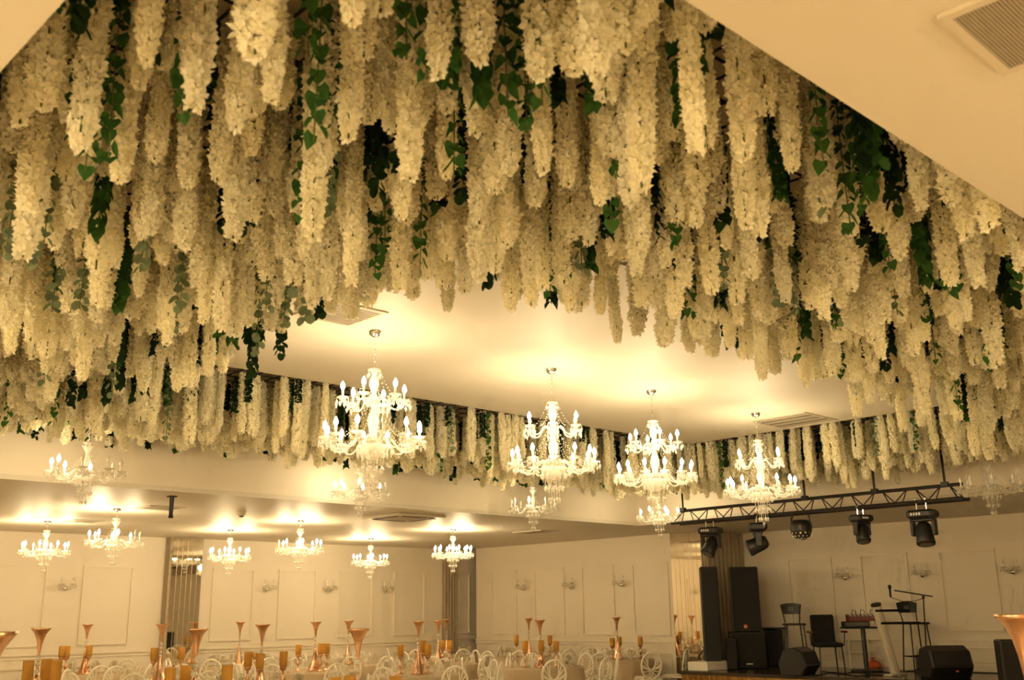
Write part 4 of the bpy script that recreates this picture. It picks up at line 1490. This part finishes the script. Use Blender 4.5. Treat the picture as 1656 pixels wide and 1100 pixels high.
def napkin_mesh():
    b = MB()
    for k in range(7):
        a = -0.9 + 1.8 * k / 6
        tip = (0.20 * math.sin(a), 0.015 * (-1) ** k, 0.08 + 0.17 * math.cos(a))
        l_ = (0.10 * math.sin(a) - 0.025 * math.cos(a), 0.01, 0.05 + 0.09 * math.cos(a))
        r_ = (0.10 * math.sin(a) + 0.025 * math.cos(a), -0.01, 0.05 + 0.09 * math.cos(a))
        b.add([(0, 0.02, 0.0), l_, tip, r_, (0, -0.02, 0.0)], [(0, 1, 2), (0, 2, 3), (4, 3, 2), (4, 2, 1)])
    return b.mesh('napkin', 'chair')


NAP = napkin_mesh()


# white chair with oval lattice back: local +X points to the table (front)
def chair_parts():
    pr = {}
    tilt = 0.14

    def bp(u, v):   # point of the back plane
        z = 0.69 + 0.245 * v
        return Vector((-0.20 - tilt * (z - 0.45), 0.20 * u, z))
    ring = [bp(math.cos(2 * PI * k / 32), math.sin(2 * PI * k / 32)) for k in range(32)]
    pr['back_frame'] = MB().loop(ring, 0.019, 6).mesh('back_frame', 'chair', True)
    lt = MB()
    for s in (-1, 1):
        for i in range(4):
            a = math.radians(108 + 22 * i)
            e = math.radians(-78 + 26 * i)
            A_, B_ = (math.cos(a), math.sin(a)), (math.cos(e), math.sin(e))
            c_ = (-0.62 + 0.24 * i, -0.35 - 0.1 * i)
            pts = []
            for k in range(9):
                t_ = k / 8
                u = (1 - t_) ** 2 * A_[0] + 2 * t_ * (1 - t_) * c_[0] + t_ ** 2 * B_[0]
                v = (1 - t_) ** 2 * A_[1] + 2 * t_ * (1 - t_) * c_[1] + t_ ** 2 * B_[1]
                pts.append(bp(s * u, v) + Vector((0.004 * s, 0, 0)))
            lt.tube(pts, 0.0105, 4, cap=False)
    pr['back_lattice'] = lt.mesh('back_lattice', 'chair', True)
    pr['seat'] = MB().bevbox((-0.21, -0.21, 0.42), (0.22, 0.21, 0.455), 0.012).mesh('seat', 'chair')
    pr['cushion'] = MB().bevbox((-0.19, -0.195, 0.455), (0.20, 0.195, 0.49), 0.016).mesh('cushion', 'cushion')
    for nm, a_, b_ in (('lf', (0.20, 0.19, 0), (0.195, 0.185, 0.42)), ('rf', (0.20, -0.19, 0), (0.195, -0.185, 0.42)),
                       ('lb', (-0.26, 0.17, 0), (-0.20, 0.16, 0.47)), ('rb', (-0.26, -0.17, 0), (-0.20, -0.16, 0.47))):
        pr[nm] = MB().tube([a_, b_], 0.014, 6).mesh('leg', 'chair', True)
    for s in (-1, 1):
        pr['post%d' % s] = MB().tube([(-0.20, s * 0.16, 0.45), tuple(bp(s * 0.72, -0.70))], 0.013, 6).mesh('back_post', 'chair', True)
    return pr


CP = chair_parts()


def chair(x, y, rz, label, group):
    t = thing('banquet_chair', label, 'chair', (x, y, 0), rz, group)
    link('seat', CP['seat'], t)
    link('cushion', CP['cushion'], t)
    link('back_frame', CP['back_frame'], t)
    link('back_lattice', CP['back_lattice'], t, kind='stuff')
    for k in ('lf', 'rf', 'lb', 'rb'):
        link('leg', CP[k], t)
    for s in (-1, 1):
        link('back_post', CP['post%d' % s], t)
    return t


# table centre from its vase: (px, py of the rim, rim width in px, where)
TABLES = [(-20, 1023, 96, 'at the left edge'), (67, 1016, 33, 'at the lower left'), (142, 1010, 19.3, 'under the leftmost sconce'), (263, 1010, 22, 'in front of the mirror pillar'),
          (320, 1017, 35, 'just right of the mirror pillar'), (389, 1006, 17.2, 'by the left wall'), (425, 1010, 26, 'left of the lower centre'), (511, 1006, 19.4, 'below the ceiling cassette'),
          (564, 1004, 17.2, 'behind the lower centre vase'), (580, 1017, 38.5, 'at the lower centre'), (677, 1005, 21, 'left of the ribbed corner panel'), (709, 1004, 17.4, 'against the ribbed corner panel'),
          (722, 1002, 14.6, 'deepest in the far corner'), (855, 1000, 15.5, 'under the right wall sconces'), (873, 1003, 19, 'in front of the right wall'), (1008, 998, 16.6, 'beside the right mirror'),
          (1648, 994, 80, 'at the right edge')]
RIM = 0.21
all_chairs = []
tabs = []
for (px, py, wpx, where) in TABLES:
    v = at_depth(px, py, FPX * RIM / wpx)
    v.x = min(v.x, XW - 1.0)
    v.y = min(v.y, YW - 1.0)
    tabs.append((v, where, wpx))
for ti, (v, where, wpx) in enumerate(tabs):
    t = thing('banquet_table', 'round taupe-clothed table ' + where, 'table', (v.x, v.y, 0), 0.3 * ti, 'round banquet tables')
    link('tabletop', TOP, t, (0, 0, TABLE_H - 0.006))
    link('pedestal', PED, t)
    link('tablecloth', CLOTH, t, (0, 0, TABLE_H))
    # riser of mirror glass under the vase
    hb = v.z - TABLE_H
    vase(v.x, v.y, TABLE_H + 0.001, hb, 'rose gold trumpet vase with crystal balls ' + where)
    # chairs
    n = 8
    for k in range(n):
        an = 2 * PI * (k + 0.37 * ti) / n
        r = TR + 0.36
        cx_, cy_ = v.x + r * math.cos(an), v.y + r * math.sin(an)
        px, py, dep = project((cx_, cy_, 0.935))
        if dep < 1 or py > 1106 or px < -40 or px > 1700:
            continue
        if cx_ > XW - 0.45 or cy_ > YW - 0.45:
            continue
        if cx_ > 15.75 and cy_ < 12.6:
            continue
        if any((cx_ - a) ** 2 + (cy_ - b) ** 2 < 0.52 ** 2 for a, b in all_chairs):
            continue
        if any((cx_ - o.x) ** 2 + (cy_ - o.y) ** 2 < (TR + 0.28) ** 2 for (o, _, _) in tabs if o is not v):
            continue
        all_chairs.append((cx_, cy_))
        rel = (an - YAW) % (2 * PI)
        side = 'far' if rel < PI / 4 or rel > 7 * PI / 4 else ('left' if rel < 3 * PI / 4 else ('near' if rel < 5 * PI / 4 else 'right'))
        chair(cx_, cy_, an + PI + random.uniform(-0.2, 0.2), 'white oval-back chair, %s side of the table %s' % (side, where), 'white chairs on the %s side of the table %s' % (side, where))
    # glasses
    ng = 8
    for k in range(ng):
        an = 2 * PI * (k + 0.5 + 0.2 * ti) / ng
        for dr, da in ((0.5, 0.0), (0.55, 0.14)):
            gx_, gy_ = v.x + dr * math.cos(an + da), v.y + dr * math.sin(an + da)
            px, py, dep = project((gx_, gy_, TABLE_H + 0.2))
            if py > 1100 or px < -10 or px > 1666:
                continue
            o = link('wine_glass', WGL, loc=(gx_, gy_, TABLE_H + 0.001))
            tag(o, 'clear wine glass on the round table ' + where, 'glass', 'wine glasses on the table ' + where)
    if ti in (3, 4, 8, 14, 15):
        for k in range(3):
            an = 2 * PI * k / 3 + ti
            gx_, gy_ = v.x + 0.38 * math.cos(an), v.y + 0.38 * math.sin(an)
            if project((gx_, gy_, TABLE_H + 0.2))[1] > 1098:
                continue
            o = link('napkin_fan', NAP, loc=(gx_, gy_, TABLE_H + 0.001), rotz=-YAW + random.uniform(-0.5, 0.5))
            tag(o, 'white fan-folded napkin on the round table ' + where, 'napkin', 'napkins on the table ' + where)

# candle holders where the photo shows them: (px, py of the rim, table)
CANDLES = [(47, 1069, 1, -0.25), (76, 1066, 1, 0.2), (92, 1068, 1, -0.2), (101, 1045, 2, -0.35), (109, 1045, 2, -0.3), (145, 1044, 2, -0.2), (250, 1048, 3, -0.1), (294, 1047, 3, 0.2),
           (276, 1080, 4, -0.1), (301, 1077, 4, 0.2), (368, 1076, 4, 0.1), (402, 1055, 6, 0.15), (421, 1057, 6, -0.3), (459, 1054, 6, 0.0), (483, 1043, 7, 0.1), (519, 1041, 7, -0.2),
           (529, 1041, 7, 0.1), (648, 1043, 10, 0.1), (684, 1036, 10, 0.3), (692, 1042, 10, -0.1), (716, 1036, 11, 0.2), (727, 1036, 11, -0.2), (566, 1093, 9, -0.1), (543, 1096, 9, 0.15),
           (640, 1094, 9, 0.1), (835, 1028, 13, -0.2), (889, 1028, 13, 0.2), (849, 1037, 14, -0.1), (875, 1036, 14, -0.35), (899, 1037, 14, 0.0), (990, 1032, 15, -0.2), (1001, 1030, 15, 0.25), (1035, 1030, 15, 0.0), (399, 1059, 5, -0.2), (412, 1060, 5, -0.1)]
for (px, py, ti, dd) in CANDLES:
    v, where, wpx = tabs[ti]
    dep = project(v)[2] + dd
    p = at_depth(px, py, dep)
    dx, dy = p.x - v.x, p.y - v.y
    rr = math.hypot(dx, dy)
    if rr > TR - 0.08:
        k = (TR - 0.08) / rr
        p.x, p.y = v.x + dx * k, v.y + dy * k
    h = max(0.24, p.z - TABLE_H)
    t = thing('candle_holder', 'amber candle cup on copper stem, on the table ' + where, 'candle holder', (p.x, p.y, TABLE_H + 0.001), 0, 'candle holders on the table ' + where)
    s = h / 0.34
    t.scale = (min(1.15, max(0.85, s)), min(1.15, max(0.85, s)), s)
    link('holder', HOLD, t)
    link('candle_glass', CUP, t)

# white chair standing on the stage at the right
p = on_z(1628, 1090, ZS)
c = chair(p.x + 0.3, p.y - 0.25, PI + 0.4, 'thin white chair on the stage at the right edge of the photo', 'white chair on the stage')
c.location.z = ZS
